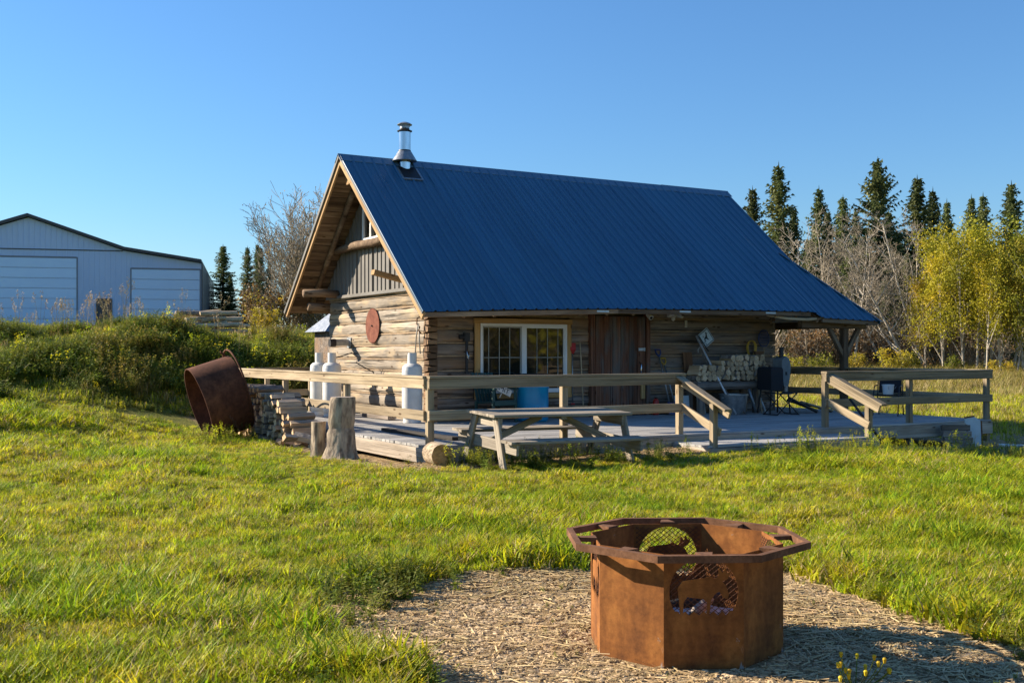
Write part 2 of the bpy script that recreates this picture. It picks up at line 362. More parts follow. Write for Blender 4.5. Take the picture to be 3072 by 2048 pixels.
def bare(x, y):
    """0..1 where the soil is gravel or trodden dirt"""
    lu, lw = w2l(x, y)
    p = 1 - sstep(-.10, .06, pad_dist(x, y))
    q = sstep(-5.9, -5.3, lw + .7 * (fbm(x, y, 1.1) - .5)) * (1 - sstep(5, 5.5, lw)) * sstep(-3.6, -3.0, lu + .5 * (fbm(x + 9, y, 1.2) - .5)) * (1 - sstep(10.2, 11.0, lu))
    r = sstep(5.2, 6.2, lu) * (1 - sstep(12.5, 14, lu)) * sstep(-6.9, -6.2, lw + .8 * (fbm(x, y, 1.3) - .5)) * (1 - sstep(-4, -3.5, lw))
    t = sstep(10.2, 10.8, lu) * (1 - sstep(30, 34, lu)) * sstep(-4.2, -3.8, lw + .5 * (fbm(x, y, 1.5) - .5)) * (1 - sstep(-3.3, -2.7, lw + .5 * (fbm(x + 3, y, 1.5) - .5)))
    return np.maximum.reduce([p, q, r * .9, t * .8])
def axis(lo, hi, fine0, fine1, step, g=1.09):
    a = list(np.arange(fine0, fine1, step)); s = step; x = a[-1]
    while x < hi: s *= g; x += s; a.append(x)
    s = step; x = a[0]
    while x > lo: s *= g; x -= s; a.insert(0, x)
    return np.array(a)
xs = axis(-1500, 1500, -5, 8, .14); ys = axis(-300, 2500, 4.2, 17, .14)
GX, GY = np.meshgrid(xs, ys); GZ_ = ground(GX, GY)
nx, ny = len(xs), len(ys)
me = bpy.data.meshes.new('ground')
idx = np.arange(nx * ny).reshape(ny, nx)
me.from_pydata(np.stack([GX.ravel(), GY.ravel(), GZ_.ravel()], 1).tolist(), [], np.stack([idx[:-1, :-1].ravel(), idx[:-1, 1:].ravel(), idx[1:, 1:].ravel(), idx[1:, :-1].ravel()], 1).tolist())
at = me.attributes.new('bare', 'FLOAT', 'POINT'); at.data.foreach_set('value', bare(GX, GY).ravel().astype(np.float32))
me.polygons.foreach_set('use_smooth', [True] * len(me.polygons)); me.update()
def groundmat():
    m, n, p, o = newmat('turf and gravel soil')
    v = coords(n, (1, 1, 1), False)
    f = noise(n, v, .8, 6, .7); g = noise(n, v, 26, 5, .75); h = noise(n, v, 90, 3, .7)
    turf = ramp(n, [(.3, (.05, .065, .008)), (.5, (.12, .13, .014)), (.7, (.24, .21, .04))], noise(n, v, 5, 6, .75))
    dirt = ramp(n, [(.28, (.18, .12, .06)), (.5, (.38, .27, .145)), (.72, (.58, .44, .25))], g)
    d2 = ramp(n, [(.3, (.75, .72, .68)), (.65, (1.12, 1.1, 1.06))], f); dd = mix(n, 1.0, dirt.outputs[0], d2.outputs[0], 'MULTIPLY')
    a = N(n, "ShaderNodeAttribute", attribute_name='bare'); ad = N(n, "ShaderNodeMath", operation='MULTIPLY_ADD'); ad.inputs[1].default_value = .5; 
    n.links.new(g, ad.inputs[0]); n.links.new(a.outputs['Fac'], ad.inputs[2])
    rr = ramp(n, [(.45, (0, 0, 0)), (.9, (1, 1, 1))], ad.outputs[0])
    n.links.new(mix(n, rr.outputs[0], turf.outputs[0], dd), p.inputs['Base Color']); p.inputs['Roughness'].default_value = .95; p.inputs['Specular IOR Level'].default_value = .15
    sm = N(n, "ShaderNodeMath", operation='ADD'); n.links.new(g, sm.inputs[0]); n.links.new(h, sm.inputs[1]); bump(n, p, sm.outputs[0], .9, .03); return m
me.materials.append(groundmat())
tag(link('ground', me), None, None, kind='structure')

# ------------------------------------------------------------------ log cabin
CW, CB = 8.67, 5.185                       # front length, gable width
RW, RZ = 2.592, 5.335                      # ridge
cabin = thing('log_cabin', 'weathered squared-log cabin with steep blue metal roof on a wooden deck', 'cabin', L2W(0, 0), (0, 0, ROT))
def eave(u): return float(np.interp(u, [-.8, .8, 3.4, 6.3, 8.55, 8.85, 10.7], [2.03, 2.10, 2.17, 2.205, 2.205, 2.08, 2.03]))
def zf(u, w): e = eave(u); return e + (RZ - e) * (w + 1.33) / (RW + 1.33)
def zb(w): return RZ - (w - RW) * (RZ - 2.264) / (5.999 - RW)
def hewn(L, h, t, amp=.012):
    ns = max(2, int(L / .28)); vs = []; fs = []
    a = [rnd.uniform(-amp, amp) for _ in range(ns + 1)]; b = [rnd.uniform(-amp, amp) for _ in range(ns + 1)]
    for i in range(ns + 1):
        x = L * i / ns; c = rnd.uniform(-.006, .006); y0 = -t / 2 + c; lo = -h / 2 + a[i]; hi = h / 2 + b[i]
        vs += [(x, t / 2, lo), (x, y0 + .045, lo), (x, y0 + .006, lo + .04), (x, y0 + rnd.uniform(-.007, .003), lo * .35 + hi * .1), (x, y0 + rnd.uniform(-.008, .004), hi * .45), (x, y0 + .006, hi - .04), (x, y0 + .045, hi), (x, t / 2, hi)]
    for i in range(ns):
        for j in range(8): fs.append((i * 8 + j, (i + 1) * 8 + j, (i + 1) * 8 + (j + 1) % 8, i * 8 + (j + 1) % 8))
    fs.append(tuple(range(8))); fs.append(tuple(ns * 8 + j for j in range(7, -1, -1)))
    return MB().add(vs, fs)
def log(p0, p1, h, mat, t=.17):
    L = (Vector(p1) - Vector(p0)).length
    o = link('log', hewn(L, h, t, .024 if mat == 'log_gable' else .014).mesh('log', mat, 'auto'), cabin, frame(p0, p1)); return o
core = MB().box((.06, .1, -.3), (CW - .06, CB - .1, 2.6))
core.add([(.06, .1, 2.6), (.06, CB - .1, 2.6), (.06, CB - .1, zb(CB) - .16), (.06, RW, RZ - .2), (.06, .1, zf(0, .1) - .16), (CW - .06, .1, 2.6), (CW - .06, CB - .1, 2.6), (CW - .06, CB - .1, zb(CB) - .16), (CW - .06, RW, RZ - .2), (CW - .06, .1, zf(3, .1) - .2)],
         [(0, 1, 2, 3, 4), (9, 8, 7, 6, 5), (0, 5, 6, 1), (1, 6, 7, 2), (0, 4, 9, 5)])
core.build('light_blocking_core', 'log_front', cabin)  # solid core added behind the logs to block light through the gaps
WIN = (.96, 3.16, .41, 1.96); DOOR = (3.62, 5.14, -.1, 2.10)
z = -.06; hs = [.27, .24, .26, .25, .28, .25, .27, .26, .25, .27, .24]
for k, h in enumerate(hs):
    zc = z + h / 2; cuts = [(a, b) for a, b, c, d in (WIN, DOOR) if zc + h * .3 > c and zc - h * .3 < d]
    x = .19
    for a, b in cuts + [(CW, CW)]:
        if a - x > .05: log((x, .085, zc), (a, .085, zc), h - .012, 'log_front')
        x = b
    if k:
        x = .19
        for a, b in [(a, b) for a, b, c, d in (WIN, DOOR) if z > c and z < d] + [(CW, CW)]:
            if a - x > .05: board('chinking', (x, .075, z), (a, .075, z), .13, .034, 'chink', cabin, wob=.004)
            x = b
    z += h
z = -.06; hg = [.25, .26, .24, .25, .23, .27, .24, .25, .26, .25, .18]
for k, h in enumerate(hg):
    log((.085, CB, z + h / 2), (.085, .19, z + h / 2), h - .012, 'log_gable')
    if k: board('chinking', (.07, CB, z), (.07, .19, z), .125, .03, 'chink', cabin, wob=.004)
    # dovetailed ends where the two walls lock at the corner
    for side in (0, 1):
        hh = h * .5; s = .022; t0 = z + (hh if side else 0)
        M = Matrix.Translation((0, 0, t0 + hh / 2))
        m = MB()
        if side == 0: m.add([(-.012, 0, -hh / 2 + s), (-.012, .185, -hh / 2 - .01), (-.012, .185, hh / 2 + .01), (-.012, 0, hh / 2 - s), (.185, 0, -hh / 2 + s), (.185, .185, -hh / 2), (.185, .185, hh / 2), (.185, 0, hh / 2 - s)], [(0, 3, 2, 1), (4, 5, 6, 7), (0, 1, 5, 4), (2, 3, 7, 6), (0, 4, 7, 3), (1, 2, 6, 5)])
        else: m.add([(0, -.012, -hh / 2 + s), (0, .18, -hh / 2 + s), (0, .18, hh / 2 - s), (0, -.012, hh / 2 - s), (.185, -.012, -hh / 2 - .01), (.185, .18, -hh / 2), (.185, .18, hh / 2), (.185, -.012, hh / 2 + .01)], [(0, 3, 2, 1), (4, 5, 6, 7), (0, 1, 5, 4), (2, 3, 7, 6), (0, 4, 7, 3), (1, 2, 6, 5)])
        m.build('dovetail', 'log_end', cabin, M)
    z += h
for k in range(10):
    board('log_end', (CW + .0, .0, k * .26 + .05), (CW + .0, .2, k * .26 + .05), .16, .235, 'log_front', cabin, ch=.02)
for k in range(10): log((CW - .085, .19, k * .26 + .05), (CW - .085, CB, k * .26 + .05), .25, 'log_front')
board('wall_plate', (-.3, .03, 2.76), (CW + .3, .03, 2.80), .2, .22, 'log_front', cabin, ch=.03, wob=.008)
# gable siding in ribbed sheets above the logs
def gtop(w): return (zf(-.1, w) if w < RW else zb(w)) - .20
def siding(w0, w1, zl, zh=None):
    ws = []; k = 0; a = w0
    while a < w1 - 1e-4:
        for d, off in ((0, 0), (.035, .0), (.042, .02), (.07, .02), (.077, 0)):
            if a + d < w1: ws.append((a + d, off))
        a += .205
    ws.append((w1, 0))
    if w0 < RW < w1: ws.append((RW, 0)); ws.sort()
    vs = []; fs = []
    for w, off in ws:
        t = gtop(w) if zh is None else min(zh, gtop(w)); t = max(t, zl + .01); vs += [(-.018 - off, w, zl), (-.018 - off, w, t)]
    for i in range(len(ws) - 1): fs.append((2 * i, 2 * i + 1, 2 * i + 3, 2 * i + 2))
    MB().add(vs, fs).build('siding_sheet', 'siding', cabin)
for i in range(6): siding(-.05 + i * .875, -.05 + (i + 1) * .875, 2.53, 3.60)
for w0, w1 in ((.9, 1.75), (1.75, 2.2), (3.02, 3.6), (3.6, 4.4)): siding(w0, w1, 3.60)
siding(2.2, 3.02, 4.33)
board('trim_strip', (-.05, -.02, 2.53), (-.05, CB + .02, 2.53), .05, .07, 'siding', cabin)
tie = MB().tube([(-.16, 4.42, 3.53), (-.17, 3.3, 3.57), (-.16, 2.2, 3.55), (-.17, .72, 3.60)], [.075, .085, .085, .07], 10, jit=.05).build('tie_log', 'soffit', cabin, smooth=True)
for nm, p0, p1, w, t in (('outrigger', (.1, .9, 2.66), (-.74, .9, 2.84), .16, .10), ('outrigger', (.1, 2.6, 4.78), (-.58, 2.6, 4.80), .14, .10)):
    board(nm, p0, p1, w, t, 'rake', cabin, ch=.012)
MB().tube([(.1, 4.6, 2.60), (-.4, 4.6, 2.62), (-.82, 4.6, 2.61)], [.10, .095, .09], 10, jit=.06).build('outrigger', 'soffit', cabin, smooth=True)
MB().tube([(.1, 5.2, 2.32), (-.5, 5.2, 2.34)], [.10, .09], 10, jit=.06).build('outrigger', 'soffit', cabin, smooth=True)
MB().tube([(-.26, RW + .5, zb(RW + .5) - .20), (-.26, 4.3, zb(4.3) - .21), (-.26, 5.8, zb(5.8) - .20)], .062, 10, jit=.05).build('rafter_pole', 'soffit', cabin, smooth=True)
MB().tube([(-.26, RW - .2, zf(0, RW - .2) - .22), (-.26, .6, zf(0, .6) - .22), (-.26, -1.1, zf(0, -1.1) - .2)], .062, 10, jit=.05).build('rafter_pole', 'soffit', cabin, smooth=True)
# gable window
gw = MB()
for a, b in (((-.085, 2.2, 3.62), (-.02, 2.27, 4.33)), ((-.085, 2.95, 3.62), (-.02, 3.02, 4.33)), ((-.085, 2.27, 3.62), (-.02, 2.95, 3.70)), ((-.085, 2.27, 4.26), (-.02, 2.95, 4.33)), ((-.083, 2.58, 3.70), (-.03, 2.63, 4.26))): gw.box(a, b)
gwo = gw.build('gable_window', 'white', cabin)
for a, b in ((2.27, 2.58), (2.63, 2.95)): MB().box((-.05, a, 3.70), (-.04, b, 4.26)).build('pane', 'glass', gwo)
# sliding window on the long wall
x0, x1, z0, z1 = WIN
wf = MB()
fx0, fx1, fz0, fz1 = 1.075, 3.05, .515, 1.865
for a, b in (((fx0, -.075, fz0), (fx0 + .045, 0, fz1)), ((fx1 - .045, -.075, fz0), (fx1, 0, fz1)), ((fx0 + .045, -.075, fz0), (fx1 - .045, 0, fz0 + .05)), ((fx0 + .045, -.075, fz1 - .05), (fx1 - .045, 0, fz1)), ((2.00, -.072, fz0 + .05), (2.085, 0, fz1 - .05))): wf.box(a, b)
wo_ = wf.build('window', 'white', cabin)
for (a, b) in ((fx0 + .045, 2.00), (2.085, fx1 - .045)):
    sm = MB(); f = .03
    for p, q in (((a, -.058, fz0 + .05), (a + f, -.01, fz1 - .05)), ((b - f, -.058, fz0 + .05), (b, -.01, fz1 - .05)), ((a + f, -.058, fz0 + .05), (b - f, -.01, fz0 + .05 + f)), ((a + f, -.058, fz1 - .05 - f), (b - f, -.01, fz1 - .05))): sm.box(p, q)
    sm.build('sash', 'muntin' if a < 1.5 else 'white', wo_)
    MB().box((a + f, -.036, fz0 + .08), (b - f, -.03, fz1 - .08)).build('pane', 'glass', wo_)
    for j in (1, 2, 3):
        xx = a + f + (b - a - 2 * f) * (j / 3.5 - .14 if a < 1.5 else j / 3.5)
        MB().box((xx - .007, -.043, fz0 + .08), (xx + .007, -.037, fz1 - .08)).build('muntin', 'muntin', wo_)
    MB().box((a + f, -.045, 1.20), (b - f, -.038, 1.214)).build('muntin', 'muntin', wo_)
for p, q, w in (((x0 - .02, -.05, z1 - .045), (x1 + .02, -.05, z1 - .045), .10), ((x0 - .0, -.05, z0 + .045), (x1, -.05, z0 + .045), .10)):
    board('window_trim', p, q, .05, w, 'trim', wo_)
for xx in (x0 + .055, x1 - .055): board('window_trim', (xx, -.048, z0 + .095), (xx, -.048, z1 - .095), .115, .05, 'trim', wo_, up=(0, 1, 0))
# plank door
dr = MB().box((3.74, -.02, -.05), (5.02, .06, 2.06)).build('door', 'door', cabin)
for i in range(6):
    a = 3.745 + i * .2125
    board('plank', (a + .105, -.045 - rnd.uniform(0, .008), -.0), (a + .105, -.045, 2.05), .206, .04, 'door', dr, up=(0, 1, 0))
for xx in (3.67, 5.085): board('door_jamb', (xx, -.03, -.02), (xx, -.03, 2.12), .10, .12, 'door', cabin, up=(0, 1, 0))
board('door_header', (3.6, -.03, 2.17), (5.16, -.03, 2.17), .12, .12, 'door', cabin)
board('latch_block', (4.93, -.09, .34), (4.93, -.09, .80), .10, .05, 'trim', dr, up=(0, 1, 0))
MB().box((4.83, -.085, 1.34), (4.96, -.07, 1.40)).box((4.97, -.085, 1.335), (5.0, -.07, 1.405)).build('hasp', 'galv', dr)
MB().tube([(4.86, -.075, 1.10), (4.86, -.13, 1.06), (4.86, -.13, .86), (4.86, -.075, .82)], .016, 8).build('door_handle', 'steel', dr, smooth=True)
# roof: sheathing, then ribbed steel sheets
rf = MB()
us = [-.70, .8, 3.4, 6.3, 8.55, 8.85, 9.50]
for dz, flip in ((-.028, 0), (-.085, 1)):
    vs = []; fs = []
    for u in us: vs += [(u, -1.30, zf(u, -1.30) + dz), (u, RW, RZ + dz), (u, 5.95, zb(5.95) + dz)]
    for i in range(len(us) - 1):
        for j in (0, 1): q = (3 * i + j, 3 * i + 3 + j, 3 * i + 4 + j, 3 * i + 1 + j); fs.append(q[::-1] if flip else q)
    rf.add(vs, fs)
rf.add([(9.50, -1.30, zf(9.5, -1.30) - .03), (10.56, -1.30, zf(10.56, -1.3) - .03), (9.50, .42, zf(9.5, .42) - .03), (9.50, -1.30, zf(9.5, -1.30) - .08), (10.56, -1.30, zf(10.56, -1.3) - .08), (9.50, .42, zf(9.5, .42) - .08)], [(0, 1, 2), (5, 4, 3), (0, 3, 4, 1)])
roof = rf.build('roof', 'soffit', cabin)
def sheet(u0, u1, wlo, wtop, zfun, nrm, mat='roof', name='roof_sheet'):
    prof = []; k = math.ceil((u0 - .772) / .2286 - 1e-6)
    g0 = -.752; i = 0; a = g0
    pts = []
    while a < u1 + .05:
        for d, h in ((-.034, 0), (-.015, .026), (.015, .026), (.034, 0), (.064, 0), (.0762, .006), (.088, 0), (.140, 0), (.1524, .006), (.164, 0)): pts.append((a + d, h))
        a += .2286
    pts = [(u, h) for u, h in pts if u0 < u < u1]; pts = [(u0, 0)] + pts + [(u1, 0)]
    vs = []; fs = []
    for u, h in pts:
        t = wtop(u)
        for s in (0, .5, 1):
            w = wlo + (t - wlo) * s; vs.append((u, w + nrm[0] * h, zfun(u, w) + nrm[1] * h))
    for i in range(len(pts) - 1):
        for j in (0, 1): fs.append((3 * i + j, 3 * i + 3 + j, 3 * i + 4 + j, 3 * i + 1 + j))
    return MB().add(vs, fs).build(name, mat, roof)
ed = [-.772] + [-.715 + .9144 * i for i in range(1, 12)] + [9.58, 10.62]
for a, b in zip(ed[:-1], ed[1:]):
    sheet(a, b + (.0 if b > 9.5 else 0), -1.36, (lambda u: RW - .02) if b < 9.6 else (lambda u: .5 - (u - 9.45) * 1.564), zf, (-.64, .77))
for a, b in zip(ed[:-2], ed[1:-1]): sheet(a, b, 6.03, lambda u: RW + .02, lambda u, w: zb(w), (.67, .74))
rc = []
for (a, b, dz) in ((-.80, 7.6, .0), (7.5, 9.62, .008)):
    m = MB(); h = RZ + .022 + dz; k = .842; k2 = .90
    pr = [(RW - .17, h - .17 * k), (RW - .025, h - .02), (RW, h + .012), (RW + .025, h - .02), (RW + .17, h - .17 * k2)]
    vs = [(u, w, zz) for u in (a, b) for w, zz in pr] + [(u, w, zz - .012) for u in (a, b) for w, zz in pr]
    fs = [(i, 5 + i, 6 + i, 1 + i) for i in range(4)] + [(10 + i, 11 + i, 16 + i, 15 + i) for i in range(4)] + [(i, i + 1, 11 + i, 10 + i) for i in range(4)] + [(5 + i, 15 + i, 16 + i, 6 + i) for i in range(4)] + [(0, 10, 15, 5), (4, 9, 19, 14)]
    m.add(vs, fs).build('ridge_cap', 'ridge', roof)
MB().beam((9.42, .55, zf(9.42, .55) + .012), (10.66, -1.38, zf(10.66, -1.38) + .014), .16, .02, up=(.3, -.4, .8)).build('hip_cap', 'ridge', roof)
MB().add([(9.45, .52, zf(9.45, .52)), (10.64, -1.36, zf(10.64, -1.36)), (10.64, 6.0, 2.05), (9.45, 4.7, zf(9.45, .52)), (9.45, .52, zf(9.45, .52) - .06), (10.64, -1.36, zf(10.64, -1.36) - .06), (10.64, 6.0, 1.99), (9.45, 4.7, zf(9.45, .52) - .06)], [(0, 1, 2, 3), (7, 6, 5, 4), (1, 5, 6, 2), (0, 3, 7, 4)]).build('porch_roof', 'roof', roof)
# rake boards, drip edge and the plank soffit of the gable overhang
board('rake_board', (-.735, 5.99, zb(5.99) - .10), (-.735, RW + .03, RZ - .13), .042, .15, 'rake', roof)
board('rake_board', (-.735, -1.33, zf(-.7, -1.33) - .10), (-.735, RW - .03, RZ - .13), .042, .15, 'rake', roof)
board('rake_board', (9.53, .7, zf(9.5, .7) - .10), (9.53, RW - .03, RZ - .13), .042, .15, 'rake', roof)
for p0, p1 in (((-.775, 6.03, zb(6.03) - .02), (-.775, RW, RZ - .02)),): board('drip_edge', p0, p1, .03, .075, 'siding', roof, ch=.003)
board('drip_edge', (-.772, -1.36, zf(-.77, -1.36) - .022), (-.772, RW, RZ - .02), .02, .04, 'siding', roof, ch=.003)
s0 = 0
L = math.hypot(5.95 - RW, RZ - zb(5.95)); i = 0; a = .05
while a < L - .12:
    wd = rnd.uniform(.15, .24); c = (a + wd / 2) / L; w = RW + (5.95 - RW) * c
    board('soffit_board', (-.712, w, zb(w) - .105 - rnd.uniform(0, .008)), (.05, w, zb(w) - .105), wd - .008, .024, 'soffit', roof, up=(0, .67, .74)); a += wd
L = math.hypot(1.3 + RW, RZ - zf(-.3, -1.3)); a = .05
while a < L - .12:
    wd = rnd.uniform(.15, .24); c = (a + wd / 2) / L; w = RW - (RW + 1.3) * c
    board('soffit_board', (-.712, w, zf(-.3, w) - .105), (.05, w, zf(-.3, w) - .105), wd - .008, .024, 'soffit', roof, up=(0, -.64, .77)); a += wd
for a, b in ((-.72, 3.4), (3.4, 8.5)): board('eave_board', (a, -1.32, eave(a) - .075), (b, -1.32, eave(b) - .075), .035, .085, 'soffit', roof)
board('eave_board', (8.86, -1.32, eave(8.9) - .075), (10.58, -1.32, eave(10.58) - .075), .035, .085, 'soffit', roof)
for i in range(16):
    u = .1 + i * .62
    if u < 9.4: board('rafter_tail', (u, -1.28, zf(u, -1.28) - .15), (u, .1, zf(u, .1) - .15), .05, .11, 'soffit', roof)
MB().tube([(7.35, -1.22, 2.10), (7.9, -1.24, 2.03), (8.5, -1.25, 2.02), (9.2, -1.26, 2.08)], [.03, .035, .035, .03], 8).build('peeled_pole', 'polelog', roof, smooth=True)
for u in (2.9, 4.9, 7.2): MB().box((u, -1.345, eave(u) - .085), (u + .28, -1.335, eave(u) - .05)).build('bright_flashing', 'signgrey', roof)
# porch post, beam and braces
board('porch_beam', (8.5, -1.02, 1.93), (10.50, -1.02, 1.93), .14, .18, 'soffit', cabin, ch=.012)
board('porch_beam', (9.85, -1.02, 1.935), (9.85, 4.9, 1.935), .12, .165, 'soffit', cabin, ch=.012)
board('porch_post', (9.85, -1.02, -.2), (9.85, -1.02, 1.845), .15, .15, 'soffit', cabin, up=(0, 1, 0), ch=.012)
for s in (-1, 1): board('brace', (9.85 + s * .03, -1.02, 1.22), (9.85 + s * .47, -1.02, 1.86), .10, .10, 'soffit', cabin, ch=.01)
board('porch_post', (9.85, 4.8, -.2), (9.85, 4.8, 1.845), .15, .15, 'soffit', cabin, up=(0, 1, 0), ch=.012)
# stove chimney through the roof by the ridge
cu, cw = .62, 2.42; cz = zf(cu, cw)
chim = MB().lathe([(.125, cz - .15), (.125, 5.93)], 28).build('chimney', 'steel', cabin, Matrix.Translation((cu, cw, 0)), smooth=True)
T0 = Matrix.Identity(4)
MB().lathe([(.15, 5.30), (.25, 5.30), (.26, 5.31), (.145, 5.50), (.130, 5.515), (.124, 5.515)], 28).build('storm_collar', 'galv', chim, T0, smooth='auto')
MB().lathe([(.127, 5.50), (.134, 5.51), (.134, 5.525), (.127, 5.535)], 28).build('band', 'black', chim, T0, smooth='auto')
MB().lathe([(.127, 5.91), (.155, 5.925), (.158, 5.94), (.10, 5.965), (.10, 5.99)], 28).build('cap_ring', 'black', chim, T0, smooth='auto')
MB().lathe([(.10, 5.97), (.10, 6.03), (.115, 6.035), (.115, 6.05), (.09, 6.05), (.09, 6.07)], 28).build('cap_louvre', 'galv', chim, T0, smooth='auto')
MB().lathe([(.0, 6.125), (.06, 6.12), (.12, 6.098), (.158, 6.07), (.155, 6.06), (.10, 6.062), (.0, 6.062)], 28).build('rain_cap', 'galv', chim, T0, smooth='auto')
fl = MB(); fl.box((-.21, -.30, -.01), (.21, .14, .03)); 
fl.build('flashing', 'black', chim, Matrix.Translation((0, -.16, cz - .13)) @ Matrix.Rotation(math.atan(.842), 4, 'X'))
m = MB()
for a, b in (((-.24, -.33), (-.20, .1)), ((.20, -.33), (.24, .1)), ((-.22, -.34), (.22, -.30))): m.box((a[0], a[1], .012), (b[0], b[1], .036))
m.build('sealant', 'galv', chim, Matrix.Translation((0, -.16, cz - .13)) @ Matrix.Rotation(math.atan(.842), 4, 'X'))
# vent pipe through the gable
vp = MB().tube([(.0, 3.93, 1.52), (-.22, 3.93, 1.52), (-.36, 3.93, 1.515)], .075, 16).build('vent_pipe', 'galv', cabin, smooth='auto')
MB().tube([(-.34, 3.93, 1.515), (-.47, 3.93, 1.51)], .085, 16).build('vent_cap', 'black', vp, smooth='auto')
MB().box((-.03, 3.82, 1.41), (-.012, 4.04, 1.63)).build('vent_plate', 'galv', vp)

# ------------------------------------------------------------------ deck
UL, UR, WF, WB = -2.29, 9.91, -4.72, 4.94
deck = thing('deck', 'weathered plank deck with two-rail lumber railing round the log cabin', 'deck', L2W(0, 0), (0, 0, ROT))
def rows(w0, w1, segs):
    w = w0; k = 0
    while w + .14 <= w1 + .02:
        for a, b in segs:
            cut = [a]
            if b - a > 6:
                c = a + rnd.choice((2.4, 3.6, 4.3)); 
                while c < b - 1: cut.append(c); c += 4.2
            cut.append(b)
            for p, q in zip(cut[:-1], cut[1:]):
                j = rnd.uniform(-.012, .012) if p == a else 0
                board('deck_board', (p + j + .002, w + .07, -.02 + rnd.uniform(-.002, .002)), (q - .002 + (rnd.uniform(-.012, .012) if q == b else 0), w + .07, -.02 + rnd.uniform(-.002, .002)), .138, .036, 'deck', deck, ch=.005)
        w += .145
rows(WF, -.02, [(UL, UR)]); rows(.0, WB, [(UL, -.02), (CW + .09, UR)])
def fas(p0, p1, h=.22, zt=-.042, mat='fascia'): return board('fascia_board', (p0[0], p0[1], zt - h / 2), (p1[0], p1[1], zt - h / 2), .04, h, mat, deck)
fas((UL, WF - .0), (3.0, WF), .20); fas((3.0, WF), (7.2, WF), .20); fas((7.2, WF), (UR + .02, WF), .23)
fas((UL + .0, WF + .03), (UL, .2), .21); fas((UL, .2), (UL, WB), .21); fas((UR, WF + .03), (UR, WB), .23); fas((UL, WB), (0, WB), .2)
def post(u, w, z0=-.35, z1=.93, s=.098): return board('post', (u, w, z0), (u, w, z1), s, s, 'rail', deck, up=(0, 1, 0), ch=.008)
def rail(p0, p1, out, cap=True):
    o = Vector((out[0], out[1], 0)) * .069
    a, b = Vector((*p0, 0)) + o, Vector((*p1, 0)) + o
    for zc, h in ((.865, .14), (.42, .14)): board('rail', (a.x, a.y, zc), (b.x, b.y, zc), .038, h, 'rail', deck, wob=.004)
    if cap: c = Vector((out[0], out[1], 0)) * .03; board('cap_rail', (p0[0] + c.x, p0[1] + c.y, .955), (p1[0] + c.x, p1[1] + c.y, .955), .14, .036, 'rail', deck)
i_ = .06
for u in (UL + i_, 0.0, 2.21, 5.46, 7.63, UR - i_): post(u, WF + i_, -.42 if u > 5 else -.2)
for w in (-1.54, 1.6): post(UL + i_, w, -.2)
post(UL + i_, WB - i_, -.2)
for u in (-1.9 + .35, -.55): post(u, WB - i_, -.2)
for w in (2.0, WB - i_): post(UR - i_, w, -.42)
rail((UL + .01, WF + i_), (2.27, WF + i_), (0, -1)); rail((5.40, WF + i_), (UR + .01, WF + i_), (0, -1))
rail((UL + i_, WF + .085), (UL + i_, WB), (-1, 0)); rail((UL + .13, WB - i_), (-.02, WB - i_), (0, 1)); rail((UR - i_, WF + .085), (UR - i_, WB), (1, 0))
# steps with handrails
SW = -5.62
for u in (2.14, 5.53):
    board('post', (u, SW + .05, -.45), (u, SW + .05, .52), .098, .098, 'rail', deck, up=(0, 1, 0), ch=.008)
    s = -1 if u < 3 else 1
    board('handrail', (u, WF + .08, .955), (u, SW - .28, .43), .14, .038, 'rail', deck, ch=.008)
    for dz in (-.09, -.50): board('handrail_board', (u + .069 * (1 if u < 3 else -1), WF + .06, .955 + dz), (u + .069 * (1 if u < 3 else -1), SW - (.24 if dz > -.2 else .02), .455 + dz - (.0 if dz > -.2 else .16) * -.8), .038, .13, 'rail', deck)
for i in range(6): board('step_board', (2.0, WF - .09 - i * .145, -.135), (5.68, WF - .09 - i * .145, -.135), .138, .036, 'deck', deck)
board('step_fascia', (2.0, SW - .04, -.24), (5.68, SW - .04, -.24), .04, .17, 'fascia', deck)
for u in (2.02, 5.66): board('step_fascia', (u, SW - .01, -.24), (u, WF - .03, -.24), .04, .17, 'fascia', deck)

# ------------------------------------------------------------------ steel shop building on the rise
BX, BY, BZ = -18.85, 66.0, 2.3
BR = math.atan2(.235, .972)
barn = thing('steel_shop', 'large white steel shop building with two overhead doors on the grassy rise', 'building', (BX, BY, BZ), (0, 0, BR))
# local x runs along the front (0 = right corner, negative to the left), y goes back
pk = -9.77
prof = [(0, 0), (0, 4.62), (-4.4, 5.28), (pk, 7.12), (2 * pk + 4.4, 5.28), (2 * pk, 4.62), (2 * pk, 0)]
m = MB(); k = len(prof); D = 22
vs = [(x, 0, z) for x, z in prof] + [(x, D, z) for x, z in prof]
m.add(vs, [tuple(range(k)), tuple(range(2 * k - 1, k - 1, -1))] + [(i, i + k, i + 1 + k, i + 1) for i in (0, 5)])
m.build('wall', 'barnwall', barn)
for i in range(1, 5):
    (xa, za), (xb, zb_) = prof[i], prof[i + 1]
    MB().add([(xa, -.35, za + .05), (xa, D + .3, za + .05), (xb, D + .3, zb_ + .05), (xb, -.35, zb_ + .05), (xa, -.35, za + .22), (xa, D + .3, za + .22), (xb, D + .3, zb_ + .22), (xb, -.35, zb_ + .22)], [(0, 1, 2, 3), (7, 6, 5, 4), (0, 3, 7, 4), (1, 5, 6, 2), (0, 4, 5, 1), (3, 2, 6, 7)]).build('roof_plane', 'barndark', barn)
MB().box((.004, -.06, 0), (.06, D, 4.66)).build('side_wall', 'barndark', barn)  # dark sheet over the right side: its shade is put into the colour
m = MB()
for i in range(40): x = -.16 - i * .3; zt = np.interp(-x, [0, 4.4, 9.77, 15.1, 19.5], [4.6, 5.26, 7.1, 5.26, 4.6]); m.box((x - .03, -.03, 0), (x + .03, .0, zt))
m.build('wall_ribs', 'barnwall', barn)
